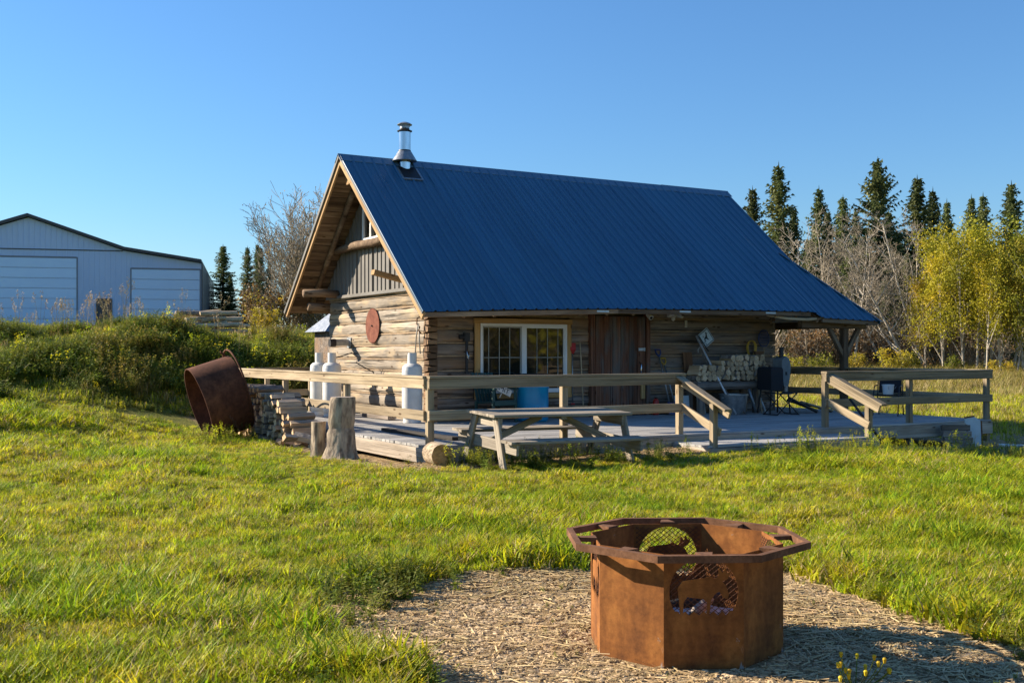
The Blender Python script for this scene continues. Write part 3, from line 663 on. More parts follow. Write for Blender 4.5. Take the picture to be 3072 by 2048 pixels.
MB().box((-15.0, -.045, 5.24), (-4.5, .0, 5.30)).build('wall_seam', 'barndark', barn)
for a, b, zt, ns in ((-4.03, -.10, 4.2, 7), (-13.4, -7.11, 4.78, 8)):
    d = MB()
    for p, q in (((a - .07, -.06, 0), (a, -.034, zt + .07)), ((b, -.06, 0), (b + .07, -.034, zt + .07)), ((a, -.06, zt), (b, -.034, zt + .09))): d.box(p, q)
    od = d.build('overhead_door', 'doortrim', barn)
    for i in range(ns):
        h = zt / ns; MB().box((a + .01, -.052, i * h + .02), (b - .01, -.036, (i + 1) * h - .02)).build('door_panel', 'barndoor', od)
MB().box((-6.02, -.06, 0), (-5.12, -.034, 2.42)).build('entry_door', 'barndark', barn)

# ------------------------------------------------------------------ pump shelter behind the cabin
sx, sy = -4.35, 27.9; sz = gz(sx, sy)
sh = thing('pump_shelter', 'low shelter with grey hipped roof showing behind the cabin corner', 'shelter', (sx, sy, sz - .1), (0, 0, ROT))
zt = 2.03 - sz + .1
MB().box((-.55, -.55, 0), (.55, .55, zt)).build('wall', 'log_front', sh)
MB().add([(-.75, -.75, zt), (.75, -.75, zt), (.75, .75, zt), (-.75, .75, zt), (0, -.05, zt + .72), (0, .05, zt + .72)], [(0, 1, 4), (1, 2, 5, 4), (2, 3, 5), (3, 0, 4, 5), (3, 2, 1, 0)]).build('roof', 'galv', sh)

# ------------------------------------------------------------------ octagonal fire ring
px, py = .89, 5.62
pit = thing('fire_ring', 'rusty octagonal steel fire ring with moose cutouts on the gravel pad', 'fire ring', (px, py, 0))
A0 = R(-110); RB, RO, HB = .5, .635, .545
V = [Vector((RB * math.cos(A0 + i * math.pi / 4), RB * math.sin(A0 + i * math.pi / 4), -.03)) for i in range(8)]
moose = [(-.72, -.72), (-.64, -.72), (-.61, -.28), (-.50, -.14), (-.02, -.2), (.10, -.30), (.09, -.72), (.17, -.72), (.22, -.25), (.34, -.06), (.48, .02), (.58, -.16), (.72, -.20), (.78, -.06), (.66, .2), (.57, .30), (.74, .38), (.84, .60), (.72, .54), (.66, .72), (.58, .54), (.46, .70), (.44, .46), (.36, .38), (.2, .46), (.0, .40), (-.4, .36), (-.66, .32), (-.80, .10), (-.75, -.3)]
for i in range(8):
    p0, p1 = V[i], V[(i + 1) % 8]; a = (p1 - p0).length; F = frame(p0, p1)
    if i % 2:
        MB().box((0, 0, 0), (a, .005, HB + .03)).build('panel', 'pit', pit, F); continue
    cz_, cr = .395, .165; hole = []
    for j in range(44):
        t = 2 * math.pi * j / 44; hx, hz = a / 2 + cr * math.cos(t), cz_ + cr * math.sin(t)
        hole.append((hx, max(hz, .285 + (.02 if j % 2 else 0))))
    hole = [h for n_, h in enumerate(hole) if n_ == 0 or (Vector(h) - Vector(hole[n_ - 1])).length > .004]
    outer = [(0, 0), (a, 0), (a, HB + .03), (0, HB + .03)]
    tri = tessellate_polygon([[Vector((x, z, 0)) for x, z in outer], [Vector((x, z, 0)) for x, z in hole]])
    al = outer + hole; k = len(al); vs = [(x, 0, z) for x, z in al] + [(x, .005, z) for x, z in al]
    fs = [tuple(t) for t in tri] + [tuple(q + k for q in t[::-1]) for t in tri]
    for b0, n_ in ((0, 4), (4, len(hole))): fs += [(b0 + j, b0 + (j + 1) % n_, b0 + (j + 1) % n_ + k, b0 + j + k) for j in range(n_)]
    pn = MB().add(vs, fs).build('panel', 'pit', pit, F)
    s = -1 if i == 4 else 1
    MB().poly([(a / 2 + s * x * cr * .95, cz_ + z * cr) for x, z in moose], .0025, M=Matrix.Translation((0, .0012, 0))).build('moose_silhouette', 'pit', pn)
    ms = MB(); cx = a / 2; zc = .41; hw, hh = .18, .15; sp = .0205
    for sg in (-1, 1):
        t = -.6
        while t < .6:
            # line x*sin60 + sg*z*cos60 = t, clipped to the hole's rectangle
            pts = []
            for xx in np.linspace(-hw, hw, 25):
                zz = (t - xx * .62) * sg / .785
                if abs(zz) < hh: pts.append((cx + xx, .012, zc + zz))
            if len(pts) > 1: ms.beam(pts[0], pts[-1], .003, .003, up=(0, 1, 0))
            t += sp
    ms.build('wire_mesh', 'mesh', pn)
ring_v = [Vector((RO * math.cos(A0 + i * math.pi / 4), RO * math.sin(A0 + i * math.pi / 4), HB - .002)) for i in range(8)]
rm = MB()
for i in range(8):
    b0, b1 = ring_v[i], ring_v[(i + 1) % 8]; c0, c1 = b0 * ((RO - .034) / RO), b1 * ((RO - .034) / RO)
    zt, zl = HB + .016, HB - .018
    q = [Vector((p.x, p.y, zz)) for zz in (zl, zt) for p in (b0, b1, c1, c0)]
    rm.add(q, [(0, 3, 2, 1), (4, 5, 6, 7), (0, 1, 5, 4), (2, 3, 7, 6)])
rm.build('rim_bar', 'rim', pit)
for i in range(8):
    mid = (ring_v[i] + ring_v[(i + 1) % 8]) / 2; d = Vector((mid.x, mid.y, 0)).normalized(); ri = RB * math.cos(math.pi / 8); ro = RO * math.cos(math.pi / 8) - .03
    t = Vector((-d.y, d.x, 0))
    vs = []
    for zz in (HB - .012, HB + .010):
        for p in (d * (ri - .004) + t * .042, d * (ro + .002) + t * .018, d * (ro + .002) - t * .018, d * (ri - .004) - t * .042): vs.append((p.x, p.y, zz))
    MB().add(vs, [(0, 1, 2, 3), (7, 6, 5, 4), (0, 4, 5, 1), (1, 5, 6, 2), (2, 6, 7, 3), (3, 7, 4, 0)]).build('spoke', 'rim', pit)
# ash and charred sticks lying inside
m = MB(); n_ = 20; vs = [(0, 0, .20)]; fs = []
for r_, z_ in ((.14, .19), (.28, .15), (.44, .10)):
    for j in range(n_): a = 2 * math.pi * j / n_; vs.append((r_ * math.cos(a), r_ * math.sin(a), z_ + rnd.uniform(-.02, .02)))
fs = [(0, 1 + j, 1 + (j + 1) % n_) for j in range(n_)] + [(1 + r_ * n_ + j, 1 + (r_ + 1) * n_ + j, 1 + (r_ + 1) * n_ + (j + 1) % n_, 1 + r_ * n_ + (j + 1) % n_) for r_ in range(2) for j in range(n_)]
o = m.add(vs, fs).build('ash_heap', 'ash', smooth=True); o.location = (px, py, 0); tag(o, 'pale grey ash heap inside the fire ring', 'ash')
for k, (p, q, mt, lb) in enumerate((((-.30, -.10, .16), (.22, .02, .24), 'char', 'long charred stick across the ash in the fire ring'), ((-.02, -.24, .15), (.12, -.08, .25), 'splitgrey', 'short pale stick propped on the charred one in the fire ring'))):
    o = MB().tube([p, ((Vector(p) + Vector(q)) / 2 + Vector((0, 0, .012))), q], [.028, .03, .024], 8, jit=.12).build('charred_stick', mt, smooth=True); o.location = (px, py, 0); tag(o, lb, 'stick')

# ------------------------------------------------------------------ picnic table
tc = L2W(-.74, -5.41); 
pt = thing('picnic_table', 'grey weathered wooden picnic table with two benches on the grass by the deck', 'picnic table', (tc.x, tc.y, -.07), (R(3.2), R(.7), ROT))
TL, TW, TH_ = 2.26, .80, .755
for i in range(5): board('top_board', (-TL / 2, -TW / 2 + .08 + i * .16, TH_ - .02), (TL / 2, -TW / 2 + .08 + i * .16, TH_ - .02), .153, .038, 'table', pt)
for s in (-1, 1):
    for b in range(2): board('bench_board', (-TL / 2 + .02, s * (.70 + (b - .5) * .148), .43), (TL / 2 - .02, s * (.70 + (b - .5) * .148), .43), .142, .038, 'table', pt)
    xx = s * 1.0
    board('cross_beam', (xx, -.36, TH_ - .112), (xx, .36, TH_ - .112), .04, .14, 'table', pt)
    board('bench_beam', (xx, -.82, .34), (xx, .82, .34), .04, .15, 'table', pt)
    for t in (-1, 1): board('leg', (xx + s * .04, t * .28, TH_ - .04), (xx + s * .04, t * .60, -.12), .135, .04, 'table', pt, up=(1, 0, 0))
    board('diagonal_brace', (xx - s * .05, 0, .36), (s * .16, 0, TH_ - .07), .04, .09, 'table', pt)
board('centre_batten', (0, -.36, TH_ - .06), (0, .36, TH_ - .06), .09, .038, 'table', pt)

# ------------------------------------------------------------------ big rusty hoop, stumps, lying log
ax = Vector((.83, .45, .30)).normalized(); rc_ = Vector((-5.12, 19.0, .70))
ringo = thing('steel_hoop', 'big dark rusty open steel drum section tilted against the firewood', 'steel drum', (rc_.x, rc_.y, 0))
F = frame((0, 0, rc_.z), Vector((0, 0, rc_.z)) + ax)
m = MB(); n_ = 56; pr = [(-.37, .665), (.37, .665), (.37, .65), (-.37, .65)]
vs = [F @ Vector((x, r_ * math.cos(2 * math.pi * j / n_), r_ * math.sin(2 * math.pi * j / n_))) for x, r_ in pr for j in range(n_)]
m.add(vs, [(i * n_ + j, i * n_ + (j + 1) % n_, ((i + 1) % 4) * n_ + (j + 1) % n_, ((i + 1) % 4) * n_ + j) for i in range(4) for j in range(n_)])
m.build('shell', 'ring', ringo, smooth='auto')
hoop = [F @ Vector((.385 + .05 * (1 - math.cos(2 * math.pi * j / 48)) * -.6, .70 * math.sin(2 * math.pi * j / 48), .70 * math.cos(2 * math.pi * j / 48) + .07)) for j in range(49)]
MB().tube(hoop, .016, 8).build('loose_band', 'ring', ringo, smooth=True)
hoop = [F @ Vector((.34 - .07 * math.cos(2 * math.pi * j / 24), .16 * math.sin(2 * math.pi * j / 24) * .3, .65 + .12 * math.cos(2 * math.pi * j / 24))) for j in range(25)]
MB().tube(hoop, .012, 8).build('lifting_eye', 'ring', ringo, smooth=True)
for j in range(9):
    a = R(205 + j * 4.3); c = F @ Vector((-.05 + .02 * j, .68 * math.cos(a), .68 * math.sin(a)))
    pts = [c + Vector((.014 * math.cos(t), 0, .03 * math.sin(t))) if j % 2 else c + Vector((.004 * math.cos(t), .014 * math.cos(t), .03 * math.sin(t))) for t in np.linspace(0, 2 * math.pi, 9)]
    MB().tube(pts, .006, 5, cap=False).build('chain_link', 'rim', ringo, smooth=True)
def stump(name, label, x, y, pts, rad, mat='stump', n_=18, lean=(0, 0), g=None, topmat='splitgrey'):
    z0 = gz(x, y) - .04; m = MB(); k = len(pts)
    th_ = [rnd.uniform(.84, 1.14) for _ in range(n_)]
    vs = []
    for z_, r_ in zip(pts, rad):
        for j in range(n_): a = 2 * math.pi * j / n_; rr = r_ * (1 + (th_[j] - 1) * (1.6 if z_ < .1 else 1)) * rnd.uniform(.95, 1.05); vs.append((rr * math.cos(a) + lean[0] * z_, rr * math.sin(a) + lean[1] * z_, z_))
    fs = [(i * n_ + j, i * n_ + (j + 1) % n_, (i + 1) * n_ + (j + 1) % n_, (i + 1) * n_ + j) for i in range(k - 1) for j in range(n_)]
    m.add(vs, fs); m.add([vs[(k - 1) * n_ + j] for j in range(n_)], [tuple(range(n_))], 1); m.add(vs[:n_], [tuple(range(n_ - 1, -1, -1))], 1)
    return m, z0
m, z0 = stump('', '', -2.45, 15.55, (0, .08, .22, .40, .47, .53, .70, .86, .91), (.27, .225, .195, .188, .160, .176, .182, .176, .168), lean=(.035, 0), n_=22)
o = m.build('stump', ['stumpbark', 'splitgrey'], smooth='auto'); o.location = (-2.46, 15.55, z0); tag(o, 'tall thick pale stump standing near the deck corner', 'stump')
m, z0 = stump('', '', -2.80, 15.75, (0, .1, .35, .55), (.12, .105, .10, .10))
o = m.build('stump', ['stumpbark', 'splitgrey'], smooth='auto'); o.location = (-2.80, 15.72, z0); tag(o, 'short slim stump beside the tall thick one', 'stump')
lp = Vector((-.94, 14.62, .12)); ld = Vector((-.42, .86, .03)).normalized()
m = MB().tube([lp, lp + ld * .15, lp + ld * .36], [.150, .155, .15], 18, jit=.04); k = len(m.f); m.m[-1] = 1; m.m[-2] = 1
tag(m.build('log_round', ['stump', 'trim'], smooth='auto'), 'short thick log round lying at the deck corner post', 'log')

# ------------------------------------------------------------------ firewood
def fire_mesh(kind, L=.42):
    k = rnd.choice((3, 4, 4, 5)); r_ = rnd.uniform(.05, .072) * (1.25 if L < .4 else 1); pts = []
    for j in range(k): a = 2 * math.pi * (j + rnd.uniform(-.2, .2)) / k; q = r_ * rnd.uniform(.8, 1.15); pts.append((q * math.cos(a), q * math.sin(a)))
    if kind == 'round': k = 9; pts = [(r_ * .85 * math.cos(2 * math.pi * j / k) * rnd.uniform(.93, 1.05), r_ * .85 * math.sin(2 * math.pi * j / k)) for j in range(k)]
    L *= rnd.uniform(.9, 1.08); vs = []
    for x in (-L / 2, -L * .1, L * .2, L / 2):
        s = rnd.uniform(.93, 1.05); dx, dy = rnd.uniform(-.006, .006), rnd.uniform(-.006, .006); vs += [(x + rnd.uniform(-.006, .006), y * s + dx, z_ * s + dy) for y, z_ in pts]
    m = MB()
    for i in range(3):
        for j in range(k): m.add([], []); m.f.append((i * k + j, (i + 1) * k + j, (i + 1) * k + (j + 1) % k, i * k + (j + 1) % k)); m.m.append(2 if (kind == 'round' or j == 0) else 1)
    m.v = vs; m.f.append(tuple(range(k))); m.m.append(0); m.f.append(tuple(3 * k + j for j in range(k - 1, -1, -1))); m.m.append(0)
    return m
FM = [fire_mesh('split').mesh('firewood', ['splitwood', 'splittan', 'bark']) for _ in range(14)]
FP = [fire_mesh('split' if i % 3 else 'round', .36).mesh('firewood', ['splitwood', 'splitwood', 'birch']) for i in range(10)]
CM = Matrix.Translation(L2W(0, 0)) @ Matrix.Rotation(ROT, 4, 'Z')
def fire(mesh, u, w, z, yaw=0, roll=0, pitch=0, label='', group=''):
    o = link('firewood', mesh); o.matrix_world = CM @ Matrix.Translation((u, w, z)) @ Matrix.Rotation(yaw, 4, 'Z') @ Matrix.Rotation(pitch, 4, 'Y') @ Matrix.Rotation(roll, 4, 'X')
    return tag(o, label, 'firewood', group)
ORD = ('bottom', 'second', 'third', 'fourth', 'fifth', 'sixth', 'seventh', 'eighth', 'topmost')
GRP = 'firewood stacked outside the deck'
for zi in range(9):
    w = -1.45 + rnd.uniform(0, .05) + (0, .02, .06, .14, .26, .45, .62, .9, 1.7)[zi]
    while w < 2.0:
        c = L2W(-2.93, w); g0 = gz(c.x, c.y) - DZ
        fire(rnd.choice(FM), -2.93 + rnd.uniform(-.07, .07), w, g0 + .055 + zi * .104 + rnd.uniform(-.012, .012), rnd.uniform(-.14, .14) + (math.pi if rnd.random() < .5 else 0), rnd.uniform(0, 6.28), rnd.uniform(-.02, .02), 'split tan firewood in the %s course of the stack beside the rusty drum' % ORD[zi], GRP)
        w += rnd.uniform(.098, .12)
for i in range(11):
    u, w = rnd.uniform(-3.25, -2.75), rnd.uniform(-2.0, -1.5); c = L2W(u, w)
    fire(rnd.choice(FM), u, w, gz(c.x, c.y) - DZ + .05 + (.1 if i > 6 else 0), rnd.uniform(-.9, .9), rnd.uniform(0, 6), rnd.uniform(-.1, .25), 'loose firewood piece tumbled at the foot of the outdoor stack', 'loose firewood by the stack')
# rack on the deck: hewn beam on two legs, firewood on top
rk = thing('firewood_rack', 'hewn beam rack holding firewood against the log wall', 'rack', L2W(6.85, -.42), (0, 0, ROT))
link('beam', hewn(1.80, .17, .14, .01).mesh('beam', 'log_gable' if False else 'splitgrey', 'auto'), rk, Matrix.Translation((-.95, -.2, .60)))
link('beam', hewn(1.80, .15, .12, .01).mesh('beam', 'splitgrey', 'auto'), rk, Matrix.Translation((-.95, .2, .60)))
for x, y in ((-.8, -.2), (-.8, .2), (.74, -.2), (.74, .2)): board('leg', (x, y, .0), (x, y, .53), .15, .13, 'log_front', rk, up=(0, 1, 0), ch=.02)
for i in range(4): board('slat', (-.9 + i * .55, -.26, .69), (-.9 + i * .55, .26, .69), .09, .02, 'splitgrey', rk)
GRP = 'firewood on the deck rack'
for zi in range(6):
    u = 5.98 + rnd.uniform(0, .05); 
    while u < 7.86:
        top = np.interp(u, [5.9, 6.5, 6.6, 7.1, 7.9], [2.0, 2.2, 3.6, 4.4, 5.0])
        if zi < top: fire(rnd.choice(FP), u, -.46 + rnd.uniform(-.03, .03), .765 + zi * .104 + rnd.uniform(-.01, .01), math.pi / 2 + rnd.uniform(-.05, .05), rnd.uniform(0, 6.28), 0, 'split birch firewood in the %s course on the rack against the log wall' % ORD[zi], GRP)
        u += rnd.uniform(.118, .145)
# peeled poles piled on the rise in front of the shop
for i in range(34):
    x = -9.75 + rnd.uniform(-.35, .35) + (i % 3) * .35; y = 33.2 + (i % 7) * .15; z_ = gz(-9.6, 33.6) + .08 + (i // 7) * .18
    a = rnd.uniform(.65, .95) if i % 3 else rnd.uniform(.1, .3); L = rnd.uniform(1.2, 1.8); d = Vector((math.cos(a), math.sin(a) * .6, rnd.uniform(-.03, .05) + (.10 if i % 5 == 0 else 0)))
    p = Vector((x, y, z_)) ; r_ = rnd.uniform(.055, .085)
    tag(MB().tube([p - d * L * .5, p, p + d * L * .5], [r_, r_, r_ * .9], 8, jit=.04).build('pole_log', 'polelog' if i % 4 else 'bark', smooth='auto'), 'peeled pole log in the heap on the rise before the steel shop', 'log', 'pole logs heaped on the rise')

# ------------------------------------------------------------------ things on and about the deck
def rtag(o, u, w, z=0, rz=0, rx=0, ry=0): o.matrix_world = CM @ Matrix.Translation((u, w, z)) @ Euler((rx, ry, rz)).to_matrix().to_4x4(); return o
def dthing(name, label, cat, u, w, z=0, rz=0, group=None): o = thing(name, label, cat, group=group); return rtag(o, u, w, z, rz)
def tank(u, w, label, rz=0, tall=1.3):
    t = dthing('propane_tank', label, 'gas tank', u, w, 0, rz, 'tall propane tanks along the gable wall'); b = tall - .20
    MB().lathe([(.0, .05), (.15, .055), (.185, .10), (.19, .16), (.19, b - .13), (.187, b - .127), (.19, b - .124), (.182, b - .06), (.14, b - .015), (.06, b + .005), (0, b + .008)], 36).build('body', 'tank', t, smooth='auto')
    MB().lathe([(.155, 0), (.17, .0), (.165, .07), (.15, .07)], 32).build('foot_ring', 'tank', t, smooth='auto')
    n_ = 22; vs = []
    for r_ in (.086, .080):
        for zz in (b - .01, tall):
            for j in range(n_): a = R(-140) + R(290) * j / (n_ - 1); vs.append((r_ * math.cos(a), r_ * math.sin(a), zz - (.035 if zz > b + .1 and 6 < j < 9 else 0)))
    fs = []
    for j in range(n_ - 1): fs += [(j, j + 1, n_ + j + 1, n_ + j), (2 * n_ + j, 3 * n_ + j, 3 * n_ + j + 1, 2 * n_ + j + 1), (n_ + j, n_ + j + 1, 3 * n_ + j + 1, 3 * n_ + j)]
    MB().add(vs, fs).build('collar', 'tank', t, smooth='auto')
    MB().tube([(0, 0, b), (0, 0, b + .10)], .022, 10).tube([(-.04, 0, b + .07), (.04, 0, b + .07)], .014, 8).lathe([(0, b + .12), (.03, b + .12), (.03, b + .10), (0, b + .10)], 12).build('valve', 'rim', t, smooth='auto')
    return t
tank(-.31, .05, 'tall white propane tank standing alone at the cabin corner', R(200))
tank(-.88, 2.70, 'tall white propane tank of the pair, nearer the cabin corner post', R(170))
tank(-.86, 3.50, 'tall white propane tank of the pair, under the gable vent pipe', R(190))
tag(MB().tube([L2W(*p) for p in ((-.84, 2.75, 1.18), (-.62, 2.74, 1.24), (-.45, 2.7, 1.30), (-.3, 2.66, 1.18), (-.4, 2.6, 1.1), (-.2, 2.55, .98), (-.05, 2.5, .9), (-.04, 2.45, .6))], .012, 6).build('gas_hose', 'black', smooth=True), 'black gas hose looping from the paired tanks to the gable wall', 'hose')
o = dthing('gas_regulator', 'small grey gas regulator on the gable wall behind the paired tanks', 'regulator', -.03, 2.5, .72)
MB().lathe([(0, -.05), (.08, -.04), (.085, 0), (.08, .04), (0, .05)], 18, M=Matrix.Rotation(R(90), 4, 'Y')).build('body', 'galv', o, smooth='auto'); MB().tube([(0, 0, 0), (0, 0, -.14)], .02, 8).build('outlet', 'galv', o)
# saw blade
n_ = 60; pts = []
for j in range(n_): a = 2 * math.pi * j / n_; pts += [(.345 * math.cos(a), .345 * math.sin(a)), (.372 * math.cos(a + .055), .372 * math.sin(a + .055))]
m = MB().poly(pts, .006, M=Matrix.Rotation(R(-90), 4, 'Z'))
sb = dthing('saw_blade', 'round rusty red saw blade hung on the log gable', 'saw blade', -.035, 2.6, 1.86)
m.build('plate', 'saw', sb); MB().tube([(-.03, 0, 0), (.03, 0, 0)], .016, 8).box((-.008, -.012, -.003), (.0, .03, .006)).build('hub_bolt', 'black', sb)
# tackle hanging by the corner
tk = dthing('chain_tackle', 'rope and hook tackle hanging over the corner propane tank', 'tackle', -.06, .22, 0)
MB().tube([(-.04, .02, 1.85), (-.05, .08, 1.6), (-.05, .12, 1.28)], .012, 6).tube([(-.04, .0, 1.85), (-.05, -.06, 1.55), (-.05, -.1, 1.28)], .012, 6).build('rope', 'muntin', tk, smooth=True)
MB().tube([(0, .02, 1.98), (-.06, .02, 1.95), (-.06, .03, 1.84), (-.02, -.02, 1.78), (-.07, -.06, 1.72), (-.03, -.10, 1.66)], .012, 6).build('hook', 'rim', tk, smooth=True)
# trailer jack on the long wall
tj = dthing('trailer_jack', 'black crank trailer jack hung on the log wall beside the window', 'jack', .76, -.05, 0)
MB().tube([(0, -.05, .93), (0, -.05, 1.66)], .027, 12).tube([(0, -.05, .90), (0, -.05, .93)], .045, 12).build('tube', 'black', tj, smooth='auto')
MB().box((-.07, -.09, 1.52), (.05, -.02, 1.68)).tube([(-.06, -.07, 1.60), (-.17, -.07, 1.60)], .045, 10).build('gear_head', 'black', tj)
MB().tube([(-.01, -.085, 1.40), (-.01, -.09, 1.22), (.01, -.09, 1.18), (.02, -.09, 1.22), (.02, -.09, 1.32)], .008, 6).build('pull_pin', 'steel', tj, smooth=True)
# long-handled tools against the wall
def tool(name, label, cat, p0, p1, hm, r_=.014): 
    t = thing(name, label, cat); t.matrix_world = CM
    MB().tube([p0, p1], r_, 8).build('shaft', hm, t, smooth=True); return t
t = tool('snow_shovel', 'red shovel with pale shaft hung blade up by the window trim', 'shovel', (3.19, -.06, .30), (3.19, -.05, 1.32), 'galv')
MB().add([(3.11, -.05, 1.50), (3.27, -.05, 1.50), (3.25, -.09, 1.36), (3.21, -.07, 1.28), (3.17, -.07, 1.28), (3.13, -.09, 1.36), (3.11, -.035, 1.50), (3.27, -.035, 1.50), (3.25, -.075, 1.36), (3.21, -.055, 1.28), (3.17, -.055, 1.28), (3.13, -.075, 1.36)], [(0, 1, 2, 5), (5, 2, 3, 4), (7, 6, 11, 8), (8, 11, 10, 9), (0, 6, 7, 1), (1, 7, 8, 2), (2, 8, 9, 3), (3, 9, 10, 4), (4, 10, 11, 5), (5, 11, 6, 0)]).build('blade', 'red', t)
MB().tube([(3.15, -.07, .27), (3.23, -.07, .27)], .018, 8).build('grip', 'red', t)
tag(MB().tube([L2W(3.37, -.06, 1.52), L2W(3.40, -.05, 1.2), L2W(3.42, -.12, .02)], [.010, .012, .013], 7).build('walking_stick', 'polelog', smooth=True), 'thin bare stick leaning between window and door', 'stick')
def dshovel(u, w0, z1, mat, label):
    t = tool('shovel', label, 'shovel', (u + .09, w0 - .28, .14), (u, w0, z1), 'galv', .016)
    d = (Vector((u, w0, z1)) - Vector((u + .09, w0 - .28, .14))).normalized(); p = Vector((u, w0, z1))
    MB().tube([p - d * .02, p + d * .05 + Vector((-.06, 0, 0)), p + d * .13 + Vector((-.065, 0, 0)), p + d * .13 + Vector((.065, 0, 0)), p + d * .05 + Vector((.06, 0, 0)), p - d * .02], .017, 8).build('handle', mat, t, smooth='auto')
    b = Vector((u + .10, w0 - .30, .02)); MB().add([b + Vector((-.11, 0, .26)), b + Vector((.11, -.01, .26)), b + Vector((.10, -.06, .0)), b + Vector((0, -.09, -.015)), b + Vector((-.10, -.05, 0)), b + Vector((0, .03, .24))], [(0, 5, 3, 4), (5, 1, 2, 3)]).build('blade', 'bluedk' if mat == 'bluedk' else 'black', t)
dshovel(5.36, -.08, 1.24, 'bluedk', 'shovel with dark blue grip leaning beside the plank door')
dshovel(5.50, -.08, 1.06, 'yellow', 'shovel with yellow grip leaning next to the blue-gripped one')
fe = dthing('fire_extinguisher', 'red fire extinguisher standing on the deck by the plank door', 'extinguisher', 5.17, -.22)
MB().lathe([(0, 0), (.062, 0), (.065, .02), (.065, .27), (.05, .32), (.022, .345), (0, .345)], 20).build('cylinder', 'red', fe, smooth='auto'); MB().lathe([(.0665, .08), (.0665, .17)], 20).build('paper_label', 'white', fe, smooth=True)
MB().box((-.015, -.05, .35), (.015, .05, .37)).tube([(0, 0, .34), (0, 0, .37)], .015, 8).tube([(0, .03, .36), (.06, .05, .34), (.075, .05, .15)], .009, 6).build('valve_head', 'black', fe)
tag(board('plywood_plank', L2W(6.15, -.22, 0), L2W(6.15, -.05, 1.31), .25, .02, 'ply', up=(-UC, US, 0)), 'brown plywood plank standing upright against the log wall', 'plank')
for i, (u, wd, mt, lb) in enumerate(((5.74, .38, 'signgrey', 'pale louvred panel leaning low beside the shovels'), (6.32, .20, 'signgrey', 'plain pale blue panel leaning beside the plywood plank'))):
    t = dthing('panel', lb, 'panel', u, -.42 if i == 0 else -.34, 0, 0); t.matrix_world = t.matrix_world @ Matrix.Rotation(R(-8), 4, 'X')
    MB().box((-wd / 2, 0, 0), (wd / 2, .02, .40)).build('board', mt, t)
    if i == 0:
        for k in range(5): board('louvre', (-wd / 2 + .03, -.006, .05 + k * .05), (wd / 2 - .03, -.006, .05 + k * .05), .02, .03, 'white', t)
# deer sign on an aluminium pole
sp_ = thing('pole_sign', 'pale deer warning sign tied to a slanting aluminium pole', 'sign'); sp_.matrix_world = CM
MB().tube([(6.24, -.24, 1.66), (6.73, -.95, -.0)], .021, 10).build('pole', 'alum', sp_, smooth=True)
FS = frame((6.36, -.25, 1.60), (6.47, -.27, 1.40))
FS = Matrix.Translation((6.52, -.235, 1.625)) @ Matrix.Rotation(R(0), 4, 'Z') @ Matrix.Rotation(R(-8), 4, 'X') @ Matrix.Rotation(R(-33), 4, 'Y')
def rrect(w, h, c=.02): return [(-w + c, -h), (w - c, -h), (w, -h + c), (w, h - c), (w - c, h), (-w + c, h), (-w, h - c), (-w, -h + c)]
sg = MB().poly([(a * 1, b) for a, b in rrect(.165, .165)], .006).build('plate', 'signgrey', sp_, FS)
m = MB()
for a, b in (((-.15, -.15), (.15, -.135)), ((-.15, .135), (.15, .15)), ((-.15, -.135), (-.137, .135)), ((.137, -.135), (.15, .135))): m.box((a[0], -.003, a[1]), (b[0], -.0005, b[1]))
m.build('border', 'ink', sg)
deer = [(-.075, -.07), (-.06, -.07), (-.05, -.02), (-.02, -.01), (.0, -.04), (.03, -.08), (.04, -.075), (.03, -.02), (.045, .02), (.055, .055), (.085, .06), (.08, .075), (.06, .085), (.065, .12), (.05, .10), (.035, .12), (.04, .085), (.025, .06), (-.0, .035), (-.05, .02), (-.075, -.01)]
MB().poly([(x, z_) for x, z_ in deer], .002, M=Matrix.Translation((0, -.003, 0))).build('deer_mark', 'ink', sg)
for x, z_ in ((-.10, -.06), (-.09, -.11), (-.06, .06)): MB().box((x - .009, -.003, z_ - .012), (x + .009, -.0005, z_ + .012)).build('print_mark', 'ink', sg)
board('backing_bar', (6.31, -.225, 1.67), (6.53, -.30, 1.33), .04, .02, 'black', sp_)
MB().tube([(6.30, -.27, 1.42), (6.36, -.31, 1.47), (6.45, -.28, 1.50)], .01, 6).tube([(6.31, -.29, 1.45), (6.24, -.30, 1.36), (6.25, -.30, 1.30)], .012, 6).build('tie_rope', 'muntin', sp_, smooth=True)
tag(MB().tube([L2W(6.34, -.30, 1.30), L2W(6.45, -.45, .95), L2W(6.75, -.75, .35), L2W(6.95, -1.0, .0)], [.014, .018, .018, .016], 7).build('crooked_branch', 'bark', smooth=True), 'crooked bare branch leaning behind the slanting sign pole', 'branch')
# wash tub
tb = dthing('wash_tub', 'old galvanised wash tub on the deck below the firewood rack', 'tub', 6.86, -.72)
MB().lathe([(0, .01), (.22, .01), (.235, .0), (.245, .02), (.30, .40), (.315, .40), (.315, .425), (.295, .42), (.235, .03), (0, .03)], 32).build('shell', 'galv', tb, smooth='auto')
for s in (-1, 1): MB().tube([(s * .29, -.06, .34), (s * .35, -.04, .35), (s * .35, .04, .35), (s * .29, .06, .34)], .01, 6).build('handle', 'galv', tb, smooth=True)
for i, (p, q, mt) in enumerate((((7.35, -.66, .52), (7.48, -.75, 0), 'galv'), ((7.60, -.68, .60), (7.62, -.78, 0), 'polelog'), ((7.62, -.66, .42), (7.72, -.80, 0), 'signgrey'))):
    tag(MB().tube([L2W(*p), L2W(*q)], (.034, .014, .02)[i], 8).build(('stove_pipe', 'thin_rod', 'pale_rod')[i], mt, smooth=True), ('short grey stove pipe leaning under the firewood rack', 'thin wooden rod upright at the end of the firewood rack', 'pale rod leaning at the end of the firewood rack')[i], ('pipe', 'rod', 'rod')[i])
